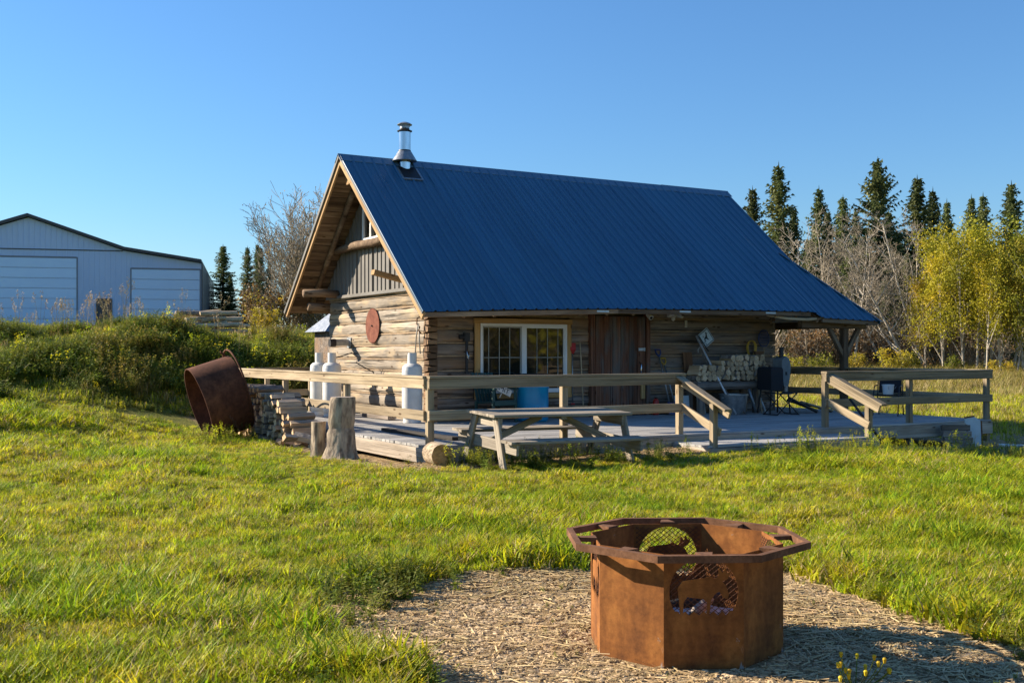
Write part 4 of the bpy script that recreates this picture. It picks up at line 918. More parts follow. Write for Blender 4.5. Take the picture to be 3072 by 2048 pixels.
# wall hangings at the right end
cd = dthing('extension_cord', 'coiled yellow extension cord hung on the log wall', 'cord', 7.95, -.05, 1.58)
for k in range(6): MB().tube([(math.sin(a) * (.085 + .012 * k), -.03 - .008 * (k % 3), -.16 - .20 * math.cos(a) if math.cos(a) > 0 else -.16 - .15 * math.cos(a)) for a in np.linspace(-math.pi * .97, math.pi * .97, 22)], .012, 6).build('coil', 'yellow' if k % 3 else 'rail', cd, smooth=True)
nt_ = dthing('landing_net', 'blue landing net with wooden handle hung near the wall end', 'net', 8.32, -.07, 1.62)
MB().tube([(.16 * math.sin(a), -.02, .19 * math.cos(a)) for a in np.linspace(0, 2 * math.pi, 29)], .010, 6, cap=False).build('hoop', 'bluedk', nt_, smooth=True)
m = MB()
for k in range(-5, 6):
    x = k * .029; h = .19 * math.sqrt(max(0, 1 - (x / .16) ** 2)); m.beam((x, -.03, -h), (x, -.03, h), .006, .006); z_ = k * .034
    h2 = .16 * math.sqrt(max(0, 1 - (z_ / .19) ** 2)); m.beam((-h2, -.034, z_), (h2, -.034, z_), .006, .006)
m.build('netting', 'bluedk', nt_); MB().tube([(0, -.02, -.18), (.0, -.03, -.72)], .013, 8).build('handle', 'polelog', nt_)
bx_ = dthing('wooden_box', 'small reddish wooden box hung on the wall below the net', 'box', 8.13, -.09, 1.16)
for k in range(4): board('slat', (-.12, -.02, .02 + k * .045), (.12, -.02, .02 + k * .045), .10, .040, 'ply', bx_)
# camera, flood light, thermometer
c = dthing('security_camera', 'round white security camera above the plank door', 'camera', 5.08, -.12, 2.06); c.matrix_world = c.matrix_world @ Matrix.Rotation(R(25), 4, 'X')
MB().tube([(0, .06, .02), (0, -.07, 0)], .055, 16).build('housing', 'white', c, smooth='auto'); MB().tube([(0, -.068, 0), (0, -.075, 0)], .032, 14).build('lens', 'black', c); MB().tube([(0, .04, .03), (-.1, .08, .06), (-.24, .08, .04)], .010, 6).build('cable', 'white', c, smooth=True)
c = dthing('flood_light', 'white twin flood light under the eave right of the door', 'light', 5.72, -.06, 2.10)
MB().box((-.10, -.02, -.05), (.10, .04, .06)).build('base', 'white', c)
for s in (-1, 1): MB().lathe([(.03, 0), (.045, .05), (.075, .13), (.07, .13), (.0, .10)], 16, M=Matrix.Translation((s * .09, -.05, .0)) @ Matrix.Rotation(R(70 + 20 * s), 4, 'Y') @ Matrix.Rotation(R(60), 4, 'X')).build('lamp_head', 'white', c, smooth='auto')
MB().lathe([(.035, 0), (.045, -.06), (.0, -.09)], 12, M=Matrix.Translation((0, -.05, -.04))).build('sensor', 'white', c, smooth='auto')
c = dthing('thermometer', 'narrow white thermometer on the logs right of the flood light', 'thermometer', 6.13, -.02, 1.92)
MB().box((-.03, -.02, -.075), (.03, 0, .075)).build('plate', 'cream', c); MB().box((-.005, -.024, -.055), (.005, -.02, .05)).build('scale', 'muntin', c)
# pellet smoker under a canvas cover
sm_ = dthing('smoker', 'black barrel smoker with grey canvas-covered hopper and black stack', 'smoker', 7.85, -1.0)
MB().poly([(-.36, .50), (-.05, .50), (-.02, .60), (-.02, .94), (-.06, .99), (-.32, 1.0), (-.37, .95)], .42, M=Matrix.Translation((0, -.2, 0))).build('barrel', 'blackfab', sm_)
MB().poly([(.05, .58), (.18, .58), (.23, .78), (.25, 1.04), (.20, 1.17), (.11, 1.23), (.0, 1.15), (-.01, .95)], .28, M=Matrix.Translation((0, -.15, 0))).build('canvas_cover', 'canvas', sm_)
MB().tube([(.10, -.02, 1.10), (.10, -.02, 1.40)], .05, 14).tube([(.10, -.02, 1.40), (.10, -.02, 1.42)], .075, 14).build('stack', 'black', sm_, smooth='auto')
MB().lathe([(.055, .58), (.045, .42), (0, .42)], 14, M=Matrix.Translation((.14, -.1, 0))).build('grease_cup', 'galv', sm_, smooth='auto')
for x in (-.36, .22):
    for y in (-.16, .22): board('leg', (x, y, 0), (x * .8, y * .8, .60), .03, .03, 'black', sm_, up=(0, 1, 0))
MB().box((.09, -.156, .82), (.14, -.15, .89)).build('badge', 'ink', sm_)
cs = dthing('folding_stool', 'black folding camp stool in front of the smoker', 'stool', 7.48, -1.5)
for y in (-.2, .2):
    for s in (-1, 1): MB().tube([(s * .30, y, .01), (-s * .26, y, .46)], .012, 8).build('leg', 'black', cs, smooth=True)
for x in (-.26, .26): MB().tube([(x, -.2, .46), (x, .2, .46)], .012, 8).build('seat_bar', 'black', cs, smooth=True)
for x in (-.30, .30): MB().tube([(x, -.22, .012), (x, .22, .012)], .012, 8).build('foot_bar', 'black', cs, smooth=True)
m = MB(); vs = [(-.26 + .52 * i / 6, y, .47 - .04 * math.sin(math.pi * i / 6)) for i in range(7) for y in (-.2, .2)]; m.add(vs, [(2 * i, 2 * i + 2, 2 * i + 3, 2 * i + 1) for i in range(6)]); m.build('sling_seat', 'blackfab', cs)
for i in range(9):
    y = -1.35 + (i % 5) * .085; a = Vector((7.85 + .07 * i, y, .34 - .018 * i)); b = Vector((8.55 + .09 * i, y - .12, .03 + .008 * (i % 3)))
    tag(MB().tube([L2W(*a), L2W(*b)], .022 if i % 3 else .03, 8).build('tent_pole', ('black', 'galv', 'rail')[i % 3], smooth=True), ('black pole in the bundle sliding down beside the smoker', 'silver pole in the bundle sliding down beside the smoker', 'tan pole in the bundle sliding down beside the smoker')[i % 3], 'pole', 'poles bundled beside the smoker')
# barrel and chair under the window
br = dthing('barrel', 'bright blue plastic barrel with black lid under the window', 'barrel', 1.85, -.72)
MB().lathe([(0, 0), (.27, 0), (.295, .03), (.30, .12), (.312, .14), (.312, .17), (.30, .19), (.30, .62), (.312, .64), (.312, .67), (.30, .69), (.295, .82), (.27, .84), (0, .84)], 40).build('body', 'blue', br, smooth='auto')
MB().lathe([(0, .90), (.34, .90), (.36, .88), (.36, .845), (.30, .842), (0, .842)], 40).build('lid', 'black', br, smooth='auto')
ch_ = dthing('plastic_chair', 'dark green plastic armchair under the window holding a cream signboard', 'chair', 1.10, -.62, 0, R(12))
for x in (-.27, .27):
    for y in (-.24, .24): board('leg', (x * 1.05, y * 1.05, 0), (x, y, .62 if y < 0 else .40), .06, .035, 'green', ch_, up=(0, 1, 0))
    board('armrest', (x, -.30, .63), (x, .26, .66), .08, .03, 'green', ch_)
board('seat', (0, -.26, .40), (0, .24, .36), .50, .03, 'green', ch_)
for k in range(7): board('back_slat', (-.225 + k * .075, .24, .36), (-.235 + k * .078, .40, .92), .062, .02, 'green', ch_, up=(0, 1, 0))
board('front_rail', (-.27, -.27, .36), (.27, -.27, .36), .025, .08, 'green', ch_)
def text_mesh(body, size, depth):
    cu_ = bpy.data.curves.new('txt', 'FONT'); cu_.body = body; cu_.size = size; cu_.extrude = depth; cu_.align_x = 'CENTER'; cu_.align_y = 'CENTER'
    ob = bpy.data.objects.new('txt', cu_); COL.objects.link(ob); dg = bpy.context.evaluated_depsgraph_get(); dg.update()
    me_ = bpy.data.meshes.new_from_object(ob.evaluated_get(dg)); bpy.data.objects.remove(ob); me_.materials.clear(); me_.materials.append(MT['ink']); return me_
sgn = dthing('signboard', 'cream lettered signboard slanting across the green chair', 'sign', 1.10, -.78, .70)
sgn.matrix_world = sgn.matrix_world @ Matrix.Rotation(R(-12), 4, 'X')
MA = Matrix.Rotation(R(27), 4, 'Y')
b1 = MB().box((-.27, 0, -.065), (.27, .02, .065)).build('board', 'cream', sgn, Matrix.Translation((-.02, 0, -.05)) @ MA)
link('lettering', text_mesh('PERMIT', .135, .001), b1, Matrix.Translation((0, -.002, 0)) @ Matrix.Rotation(R(90), 4, 'X'))
b2 = MB().box((-.11, .02, -.06), (.11, .04, .06)).build('board', 'cream', sgn, Matrix.Translation((.14, 0, .06)) @ Matrix.Rotation(R(8), 4, 'Y'))
link('lettering', text_mesh('SITE', .10, .001), b2, Matrix.Translation((0, .018, 0)) @ Matrix.Rotation(R(90), 4, 'X'))
for p in ((-.14, -.06), (.02, -.16)): MB().beam((p[0], .01, p[1]), (p[0] - .05, .01, p[1] - .07), .012, .012).build('stake', 'cream', sgn)
tag(board('dark_plank', L2W(-1.62, -1.7, .03), L2W(-1.50, -4.05, .03), .14, .05, 'char'), 'long blackened plank lying on the deck by the corner post', 'plank')
tag(board('flat_timber', L2W(-.35, .9, .05), L2W(-.35, 2.2, .05), .16, .08, 'splitgrey'), 'grey timber lying on the deck along the gable wall', 'timber')
# sling chair and bucket at the right end of the deck
mc = dthing('metal_chair', 'dark metal sling chair by the right side railing', 'chair', 9.28, -2.75, 0, R(-60))
for s in (-1, 1):
    MB().tube([(s * .25, -.30, 0), (s * .25, -.20, .44), (s * .25, -.14, .60), (s * .25, .14, .62)], .012, 8).build('front_leg', 'black', mc, smooth=True)
    MB().tube([(s * .25, .34, 0), (s * .25, .20, .40), (s * .25, .30, .92)], .012, 8).build('rear_leg', 'black', mc, smooth=True)
board('sling_seat', (0, -.22, .43), (0, .20, .40), .46, .012, 'blackfab', mc); board('sling_back', (0, .22, .46), (0, .30, .92), .46, .012, 'blackfab', mc)
bk = dthing('bucket', 'white plastic bucket on the seat of the metal chair', 'bucket', 9.28, -2.75, .435)
MB().lathe([(0, 0), (.10, 0), (.12, .19), (.128, .192), (.128, .205), (.112, .205), (.09, .015), (0, .015)], 24).build('pail', 'white', bk, smooth='auto')
MB().tube([(.12 * math.cos(a), .12 * math.sin(a) * .25 - .11, .17 - .08 * math.sin(a)) for a in np.linspace(0, math.pi, 11)], .004, 5).build('bail', 'galv', bk, smooth=True)
tag(MB().tube([L2W(5.75, -4.95, .50), L2W(6.28, -5.40, -.45)], .022, 8).build('iron_bar', 'black', smooth=True), 'long black iron bar leaning on the step handrail', 'bar')
ct = dthing('plank_crate', 'grey plank crate side leaning on the deck fascia', 'crate', 8.62, -4.98, -.52)
for k in range(4): board('plank', (-.40, -.02 + .03 * k, .08 + k * .115), (.40, -.02 + .03 * k, .08 + k * .115 - .03), .025, .108, 'splitgrey', ct)
for x in (-.36, .36): board('batten', (x, .03, .03), (x, .12, .46), .05, .02, 'splitgrey', ct, up=(0, 1, 0))
t = dthing('enamel_panel', 'white enamel sheet with rusty edge behind the plank crate', 'panel', 9.22, -4.86, -.5, R(-25)); t.matrix_world = t.matrix_world @ Matrix.Rotation(R(-9), 4, 'X')
MB().poly([(-.16, .0), (.15, .02), (.17, .50), (.05, .58), (-.15, .55)], .012).build('sheet', 'signgrey', t); MB().beam((.16, .006, .02), (.18, .006, .5), .03, .02).beam((-.15, .006, .56), (.05, .006, .59), .02, .03).build('rusty_edge', 'rim', t)
tag(board('downspout', L2W(9.75, -5.0, -.48), L2W(10.25, -5.35, -.50), .09, .06, 'white', ch=.012), 'crumpled white downspout piece on the gravel by the corner post', 'downspout')

# ------------------------------------------------------------------ trees
def tri_mesh(name, V_, F_, mats, MI=None, smooth=False):
    me = bpy.data.meshes.new(name); me.from_pydata(V_, [], F_)
    for m in mats: me.materials.append(MT[m])
    if MI is not None: me.polygons.foreach_set('material_index', MI)
    if smooth: me.polygons.foreach_set('use_smooth', [True] * len(me.polygons))
    me.update(); return me
def spruce_mesh(seed, h=10.0, r=1.6, ragged=.25, bare_low=.05):
    g = random.Random(seed); V_ = []; F_ = []
    def tri(a, b, c): i = len(V_); V_.extend((tuple(a), tuple(b), tuple(c))); F_.append((i, i + 1, i + 2))
    z = bare_low * h
    while z < h * .985:
        t = z / h; Lm = r * (1 - t) ** .85 + .10; nb = g.choice((5, 6, 7)) if t < .9 else 4
        a0 = g.uniform(0, 6.28)
        for b in range(nb):
            a = a0 + 6.283 * b / nb + g.uniform(-.35, .35); L = Lm * g.uniform(1 - ragged * 1.5, 1 + ragged)
            d = Vector((math.cos(a), math.sin(a), 0)); sd = Vector((-d.y, d.x, 0)); p0 = Vector((0, 0, z)); rise = g.uniform(-.38, -.02) if t < .72 else g.uniform(.05, .65)
            n_ = max(3, int(L / .13))
            for s in range(n_):
                q = (s + .5) / n_; c = p0 + d * L * q + Vector((0, 0, L * (rise * q + .28 * q * q)))
                tl = (.40 * (1 - .55 * q)) * g.uniform(.6, 1.2) * min(1, .45 + L)
                for sgn in (-1, 1):
                    e = c + sd * sgn * tl * g.uniform(.6, 1) + d * tl * g.uniform(.3, .7) + Vector((0, 0, g.uniform(-.16, .05)))
                    w_ = Vector((0, 0, g.uniform(.05, .11))) + d * g.uniform(.02, .08)
                    tri(c - w_ * .6, c + w_ * .6, e)
                if g.random() < .8:
                    e = c + d * tl * .5 + Vector((g.uniform(-.08, .08), g.uniform(-.08, .08), -tl * g.uniform(.4, .9))); tri(c - sd * .06, c + sd * .06, e)
            e = p0 + d * L * 1.06 + Vector((0, 0, L * (rise + .3))); m_ = p0 + d * L * .5 + Vector((0, 0, L * (rise * .5 + .07))); tri(m_ + sd * .07, m_ - sd * .07, e)
        z += g.uniform(.10, .19) * (1.05 if t < .8 else .8)
    for k in range(8):
        a = 6.283 * k / 8; tri((.05 * math.cos(a), .05 * math.sin(a), h * .96), (.05 * math.cos(a + 2), .05 * math.sin(a + 2), h * .96), (0, 0, h * 1.015))
    cr = tri_mesh('crown', V_, F_, ['needles'])
    tr = MB().tube([(0, 0, -.4), (0, 0, h * .3), (0, 0, h * .96)], [.15, .11, .015], 7).mesh('trunk', 'sprucebark', True)
    return cr, tr
def branchy(seed, h=7.0, lean=0.0, spread=.55, dens=1.0, r0=.07, first=.3, maxlev=3, curve=.12, rmin=.007):
    """trunk + limbs + twigs as one list of (points, radii, level); also returns twig tips for leaves"""
    g = random.Random(seed); out = []; tips = []
    def grow(p, d, L, r_, lev):
        n_ = 5 if lev == 0 else 4; pts = [p]; rad = [r_]
        for i in range(n_):
            d = (d + Vector((g.uniform(-1, 1), g.uniform(-1, 1), g.uniform(-.4, .7))) * curve * (1 if lev else .45)).normalized()
            p = p + d * L / n_; pts.append(p); rad.append(max(rmin, r_ * (1 - .82 * (i + 1) / n_)))
        out.append((pts, rad, lev)); tips.append(p)
        if lev >= maxlev: tips.extend(pts[2:]); return
        nb = int((16 if lev == 0 else (8 if lev == 1 else 5)) * dens * g.uniform(.8, 1.2))
        for b in range(nb):
            t = (first + (1 - first) * ((b + g.random()) / nb)) if lev == 0 else (.15 + .85 * g.random())
            x = t * n_; i = min(n_ - 1, int(x)); c = pts[i].lerp(pts[i + 1], x - i)
            dd = (pts[i + 1] - pts[i]).normalized(); a = g.uniform(0, 6.28); o1 = dd.orthogonal().normalized(); o2 = dd.cross(o1)
            side = (o1 * math.cos(a) + o2 * math.sin(a)); nd = (dd * g.uniform(.35, .9) + side * spread * g.uniform(.6, 1.5) + Vector((0, 0, .12))).normalized()
            grow(c, nd, L * (.36 if lev == 0 else .5) * (1.15 - .6 * t) * g.uniform(.7, 1.25), max(.006, rad[i] * .55), lev + 1)
    grow(Vector((0, 0, -.2)), Vector((math.sin(lean), 0, math.cos(lean))), h, r0, 0)
    return out, tips
def wood_mesh(name, segs, mat, levs, n_=(7, 5, 3, 3)):
    m = MB()
    for pts, rad, lev in segs:
        if lev in levs: m.tube(pts, rad, n_[lev], cap=False)
    return m.mesh(name, mat, True)
def leaf_mesh(seed, tips, n_, size, mat, spread=.28, zmin=0):
    g = np.random.default_rng(seed); T = np.array([tuple(t) for t in tips if t.z > zmin]); c = T[g.integers(0, len(T), n_)] + g.normal(0, spread, (n_, 3))
    a = g.normal(0, 1, (n_, 3)); a /= np.linalg.norm(a, axis=1)[:, None]; b = np.cross(a, g.normal(0, 1, (n_, 3))); b /= np.linalg.norm(b, axis=1)[:, None]
    s = size * g.uniform(.6, 1.25, (n_, 1)); V_ = np.stack([c - a * s, c + b * s * .75, c + a * s, c - b * s * .75], 1).reshape(-1, 3); F_ = np.arange(n_ * 4).reshape(-1, 4)
    return tri_mesh('crown', V_.tolist(), F_.tolist(), [mat])
def tree(name, label, parts, x, y, s=1, rz=0, group=None, sxy=None, tilt=0):
    t = thing(name, label, 'tree', (x, y, gz(x, y) - .05), (0, tilt, rz), group); t.scale = ((sxy or s), (sxy or s), s)
    for nm, me in parts: link(nm, me, t)
    return t
SP = [spruce_mesh(1, 10, 1.85, .30), spruce_mesh(2, 10, 1.5, .40), spruce_mesh(3, 10, 2.6, .34), spruce_mesh(4, 10, 1.35, .38)]
def spruce(v, x, y, h, wide, label, group='spruces in the treeline beyond the deck'): tree('spruce_tree', label, (('crown', SP[v][0]), ('trunk', SP[v][1])), x, y, h / 10, rnd.uniform(0, 6.28), group, wide * h / 10)
SL = ('broad dense dark spruce in the treeline behind the bare aspens', 'slender ragged spruce in the treeline behind the bare aspens', 'widest tall spruce in the treeline behind the leaning aspens', 'narrow pointed spruce in the treeline behind the yellow aspens')
for v, x, y, h, wd in ((1, 15.5, 75, 11.3, .9), (0, 14.6, 66, 11.1, 1.0), (1, 15.7, 64, 12.2, 1.2), (0, 17.1, 66, 9.9, .9), (1, 19.2, 68, 11.4, 1.0), (0, 18.6, 64, 9.4, .9), (0, 20.4, 67, 10.7, 1.0), (1, 23.4, 74, 10.8, .9), (2, 21.2, 63, 12.3, 1.05), (0, 24.6, 66, 11.8, 1.15), (3, 27.1, 70, 11.6, 1.1), (3, 30.0, 75, 11.6, 1), (3, 30.0, 71, 11.3, 1), (3, 31.2, 72, 11.6, 1.1), (0, 31.7, 69, 11.9, 1.1), (3, 31.9, 67, 9.9, 1.1), (0, 34.2, 70, 11.2, 1),
                       (0, 16.4, 70, 8.2, 1.1), (0, 19.6, 72, 8.6, 1.1), (0, 22.4, 69, 8.6, 1.2), (0, 25.9, 73, 9.2, 1.1), (0, 28.6, 71, 8.6, 1.2), (0, 13.0, 68, 9.6, 1.1), (3, 26.0, 64, 7.6, 1.3), (0, 23.0, 60, 5.6, 1.3), (0, 17.8, 60, 5.2, 1.4), (0, 20.2, 59, 5.0, 1.4), (0, 29.5, 62, 6.5, 1.4), (0, 32.5, 60, 6.5, 1.4), (0, 15.8, 59, 4.6, 1.4), (0, 18.9, 61, 7.0, 1.2), (0, 21.8, 60, 6.6, 1.2), (0, 24.6, 60, 6.8, 1.2), (1, 17.0, 62, 7.6, 1.2), (0, 14.2, 61, 6.8, 1.2), (0, 27.4, 60, 6.8, 1.2), (3, 36.5, 69, 11.4, 1.1), (0, 38.4, 70, 10.6, 1.1), (3, 40.6, 69, 11.6, 1.1), (0, 35.6, 62, 7.0, 1.2), (0, 39.0, 62, 7.2, 1.2)):
    spruce(v, x, y, h, wd, ('tall ' if h > 11.4 else 'mid-height ' if h > 9 else 'low ') + SL[v].replace('tall ', ''))
for i in range(16):
    x = 13.5 + i * 1.5 + rnd.uniform(-.5, .5); h = rnd.uniform(8.8, 10.8); spruce(rnd.choice((0, 1, 3)), x, rnd.uniform(73, 82), h, rnd.uniform(.85, 1.15), 'distant spruce in the back row of the treeline', 'back row of spruces')
LG = 'spruces beside the steel shop'
for i, (v, x, y, h, wd) in enumerate(((3, -21.0, 79, 6.9, 1.7), (1, -19.7, 81, 7.0, 1.1), (3, -19.2, 82, 7.3, 1.0), (3, -18.5, 80, 6.9, 1.1), (1, -17.4, 78, 5.6, 1.1), (0, -20.2, 78, 4.6, 1.1))):
    spruce(v, x, y, h, wd, 'dense spruce standing alone beside the steel shop' if i == 0 else 'dark spruce in the clump between the shop and the bare trees', None if i == 0 else LG)
BA = []
for k in range(4):
    sg_, tp = branchy(20 + k, 6.8, 0, .7, 1.0, .075, .28); BA.append((('trunk', wood_mesh('trunk', sg_, 'aspen', (0, 1))), ('twigs', wood_mesh('twigs', sg_, 'twig', (2, 3)))))
for k in range(2):
    sg_, tp = branchy(40 + k, 7.4, R(-22), .95, 1.0, .09, .12, curve=.2); BA.append((('trunk', wood_mesh('trunk', sg_, 'aspen', (0, 1))), ('twigs', wood_mesh('twigs', sg_, 'twig', (2, 3)))))
for v, x, y, s in ((0, 14.1, 52, .95), (1, 15.2, 53, 1.02), (2, 16.2, 51.5, 1.0), (3, 13.0, 54, .9), (1, 12.3, 55, .95), (0, 17.6, 55, .95), (3, 19.9, 53, 1.05), (2, 11.4, 53, .8), (0, 18.6, 52, .8)):
    tree('bare_aspen', 'pale bare aspen standing upright in front of the spruces', BA[v], x, y, s, rnd.uniform(0, 6.28), 'bare aspens before the spruces')
for i, (v, x, y, s, a) in enumerate(((4, 18.7, 50.5, 1.0, 0), (5, 19.6, 51.0, 1.05, .1), (4, 17.9, 51.5, .9, -.12), (5, 18.3, 52.5, .85, -.5))):
    tree('leaning_aspen', 'pale bare aspen leaning hard toward the cabin at the field edge', BA[v], x, y, s, a, 'leaning bare aspens')
YA = []
for k in range(4):
    sg_, tp = branchy(60 + k, 7.0, R((-4, 3, 6, -3)[k]), .30, 1.0, .07, .18, curve=.10)
    YA.append((('trunk', wood_mesh('trunk', sg_, 'aspen', (0, 1))), ('crown', leaf_mesh(k, tp, 3300, .062, 'aspenleaf' if k < 2 else 'greenleaf', .24, 1.5))))
for v, x, y, s in ((0, 19.3, 48.5, .80), (0, 20.0, 48, .92), (1, 20.7, 48.5, .94), (1, 19.8, 50, .88), (0, 21.4, 47.5, .84), (1, 20.4, 46.8, .72), (0, 18.9, 49.5, .66), (1, 20.9, 50.5, .95), (0, 20.2, 51, .98), (1, 21.7, 50, .93)):
    tree('yellow_aspen', 'golden-leaved aspen with slim pale trunk at the field edge', YA[v], x, y, s * .9, rnd.uniform(-.4, .4), 'golden aspens at the field edge')
for v, x, y, s in ((2, 21.9, 49, .88), (3, 22.6, 48, .86), (2, 23.3, 47, .86), (3, 23.6, 49, .92), (2, 22.9, 46, .76), (3, 24.4, 48, .9), (2, 21.9, 47.3, .74), (3, 22.3, 50.5, .95), (2, 23.0, 50, .93), (3, 24.0, 46.5, .8), (2, 24.9, 50, .98), (3, 22.2, 46, .7), (2, 25.3, 47, .85)):
    tree('green_aspen', 'yellow-green aspen with slim pale trunk beside the golden ones', YA[v], x, y, s * .9, rnd.uniform(-.4, .4), 'yellow-green aspens at the field edge')
# bushy bare trees and shrubs
def shrub_parts(seed, h, leafmat_, nleaf, stems=9, spread=.45, lsize=.05):
    segs = []; tips = []; g = random.Random(seed)
    for k in range(stems):
        s_, t_ = branchy(seed * 31 + k, h * g.uniform(.7, 1.05), 0, .5, .62 if h < 5 else .95, .03 if h < 5 else .05, .2, 2, .14, .005 if h < 5 else .013); a = g.uniform(0, 6.28); ln = g.uniform(.05, spread)
        Mx = Matrix.Translation((g.uniform(-.3, .3), g.uniform(-.3, .3), 0)) @ Matrix.Rotation(a, 4, 'Z') @ Matrix.Rotation(ln, 4, 'Y')
        segs += [([Mx @ p for p in pts], rad, lev) for pts, rad, lev in s_]; tips += [Mx @ t for t in t_]
    P_ = [('stems', wood_mesh('stems', segs, 'twig', (0, 1, 2), (4, 3, 3)))]
    if nleaf: P_.append(('leaves', leaf_mesh(seed, tips, nleaf, lsize, leafmat_, .12, .1)))
    return P_
SH = {'tall': shrub_parts(3, 7.2, 'brownleaf', 700, 12, .3, .05), 'bare': shrub_parts(4, 2.6, 'brownleaf', 350, 9, .7), 'brown': shrub_parts(5, 2.0, 'brownleaf', 1300, 8, .6, .055), 'gold': shrub_parts(6, 2.0, 'aspenleaf', 1800, 8, .5, .06), 'green': shrub_parts(7, 1.5, 'weed', 1800, 8, .6, .055)}
def shrub(kind, x, y, s, label, group): t = tree('shrub' if kind != 'tall' else 'bare_tree', label, SH[kind], x, y, s, rnd.uniform(0, 6.28), group); t['category'] = 'shrub' if kind != 'tall' else 'tree'
for x, y, s in ((-12.6, 62, .88), (-11.6, 60, 1.0), (-10.7, 62, 1.0), (-9.8, 60, .95), (-11.9, 64, .75)): shrub('tall', x, y, s, 'many-stemmed bare tree on the rise behind the cabin gable', 'bare trees behind the gable')
for x, y, s in ((-12.4, 54, 1.2), (-11.2, 54, 1.1), (-10.0, 54, 1.2), (-9.0, 53, 1.2), (-8.0, 52, 1.1)): shrub('brown', x, y, s, 'brown-leaved shrub on the rise behind the cabin gable', 'brown shrubs behind the gable')
for x, y, s in ((-13.0, 57, 1.1), (-11.8, 52, .7)): shrub('gold', x, y, s, 'golden shrub on the rise behind the cabin gable', 'golden shrubs behind the gable')
for i in range(26): shrub('bare', 11.2 + i * .5 + rnd.uniform(-.3, .3), rnd.uniform(50.5, 56), rnd.uniform(.8, 1.45), 'tangled bare shrub under the leaning aspens', 'bare shrubs along the treeline')
for i in range(9): shrub('brown', 11 + i * 1.6 + rnd.uniform(-.5, .5), rnd.uniform(52, 57), rnd.uniform(.8, 1.3), 'brown-leaved shrub along the treeline behind the deck', 'brown shrubs along the treeline')
for x, y, s in ((17.2, 48.5, .7), (12.6, 49, .55), (15.5, 49.5, .6), (20.8, 46, .5)): shrub('gold', x, y, s, 'low golden shrub at the field edge behind the deck', 'low golden shrubs by the field')
for x, y, s in ((18.0, 49, .8), (19.5, 48, .7), (23.6, 44, .8), (24.5, 43, .9), (14.2, 50, .8), (11.6, 50, .8)): shrub('green', x, y, s, 'low green shrub at the field edge behind the deck', 'low green shrubs by the field')
# wooded slope off to the right, which the window panes mirror
for i in range(12):
    x, y = 30 + rnd.uniform(-2, 6) + (i % 3) * 3, 8 - i * 2.3; kind = ('tall', 'gold', 'brown')[i % 3]
    tree('roadside_tree', 'brush tree on the far right verge mirrored in the window panes', SH[kind], x, y, 1.0 if kind == 'tall' else 2.6, rnd.uniform(0, 6), 'brush mirrored in the window')
for i in range(22): tree('roadside_spruce', 'dark spruce on the far right verge mirrored in the window panes', (('crown', SP[0][0]), ('trunk', SP[0][1])), 41 + rnd.uniform(-1.5, 1.5) + (i % 2) * 2.5, 14 - i * 2.0, rnd.uniform(.6, .9), rnd.uniform(0, 6), 'spruces mirrored in the window', 1.0)

# ------------------------------------------------------------------ grass, weeds and gravel (nobody could count them)
LIB = bpy.data.collections.new('plant_library')
def lib(name, meshes):
    c = bpy.data.collections.new(name)
    for i, m in enumerate(meshes): o = bpy.data.objects.new('%s_%02d' % (name, i), m); c.objects.link(o)
    return c
def scatter(name, label, cat, coll, nvar, P_, sc, rz=None, vi=None, tilt=.0):
    n_ = len(P_); me = bpy.data.meshes.new(name); me.from_pydata(P_.tolist(), [], [])
    rot = np.stack([nr.normal(0, tilt, n_), nr.normal(0, tilt, n_), nr.uniform(0, 6.283, n_) if rz is None else rz], 1).astype(np.float32)
    for nm, tp, dat in (('rot', 'FLOAT_VECTOR', rot), ('sc', 'FLOAT_VECTOR', np.asarray(sc, np.float32)), ('vi', 'INT', (nr.integers(0, nvar, n_) if vi is None else vi).astype(np.int32))):
        a = me.attributes.new(nm, tp, 'POINT'); a.data.foreach_set('vector' if tp == 'FLOAT_VECTOR' else 'value', dat.ravel())
    o = link(name, me); tag(o, label, cat, kind='stuff')
    g = bpy.data.node_groups.new(name, 'GeometryNodeTree'); g.interface.new_socket('Geometry', in_out='INPUT', socket_type='NodeSocketGeometry'); g.interface.new_socket('Geometry', in_out='OUTPUT', socket_type='NodeSocketGeometry')
    gi = g.nodes.new('NodeGroupInput'); go = g.nodes.new('NodeGroupOutput'); ip = g.nodes.new('GeometryNodeInstanceOnPoints'); ci = g.nodes.new('GeometryNodeCollectionInfo')
    ci.inputs['Collection'].default_value = coll; ci.inputs['Separate Children'].default_value = True; ci.inputs['Reset Children'].default_value = True
    ip.inputs['Pick Instance'].default_value = True
    def na(nm, tp): x = g.nodes.new('GeometryNodeInputNamedAttribute'); x.data_type = tp; x.inputs['Name'].default_value = nm; return x.outputs[0]
    g.links.new(gi.outputs[0], ip.inputs['Points']); g.links.new(ci.outputs[0], ip.inputs['Instance']); g.links.new(na('vi', 'INT'), ip.inputs['Instance Index'])
    g.links.new(na('rot', 'FLOAT_VECTOR'), ip.inputs['Rotation']); g.links.new(na('sc', 'FLOAT_VECTOR'), ip.inputs['Scale']); g.links.new(ip.outputs[0], go.inputs[0])
    md = o.modifiers.new('scatter', 'NODES'); md.node_group = g; return o
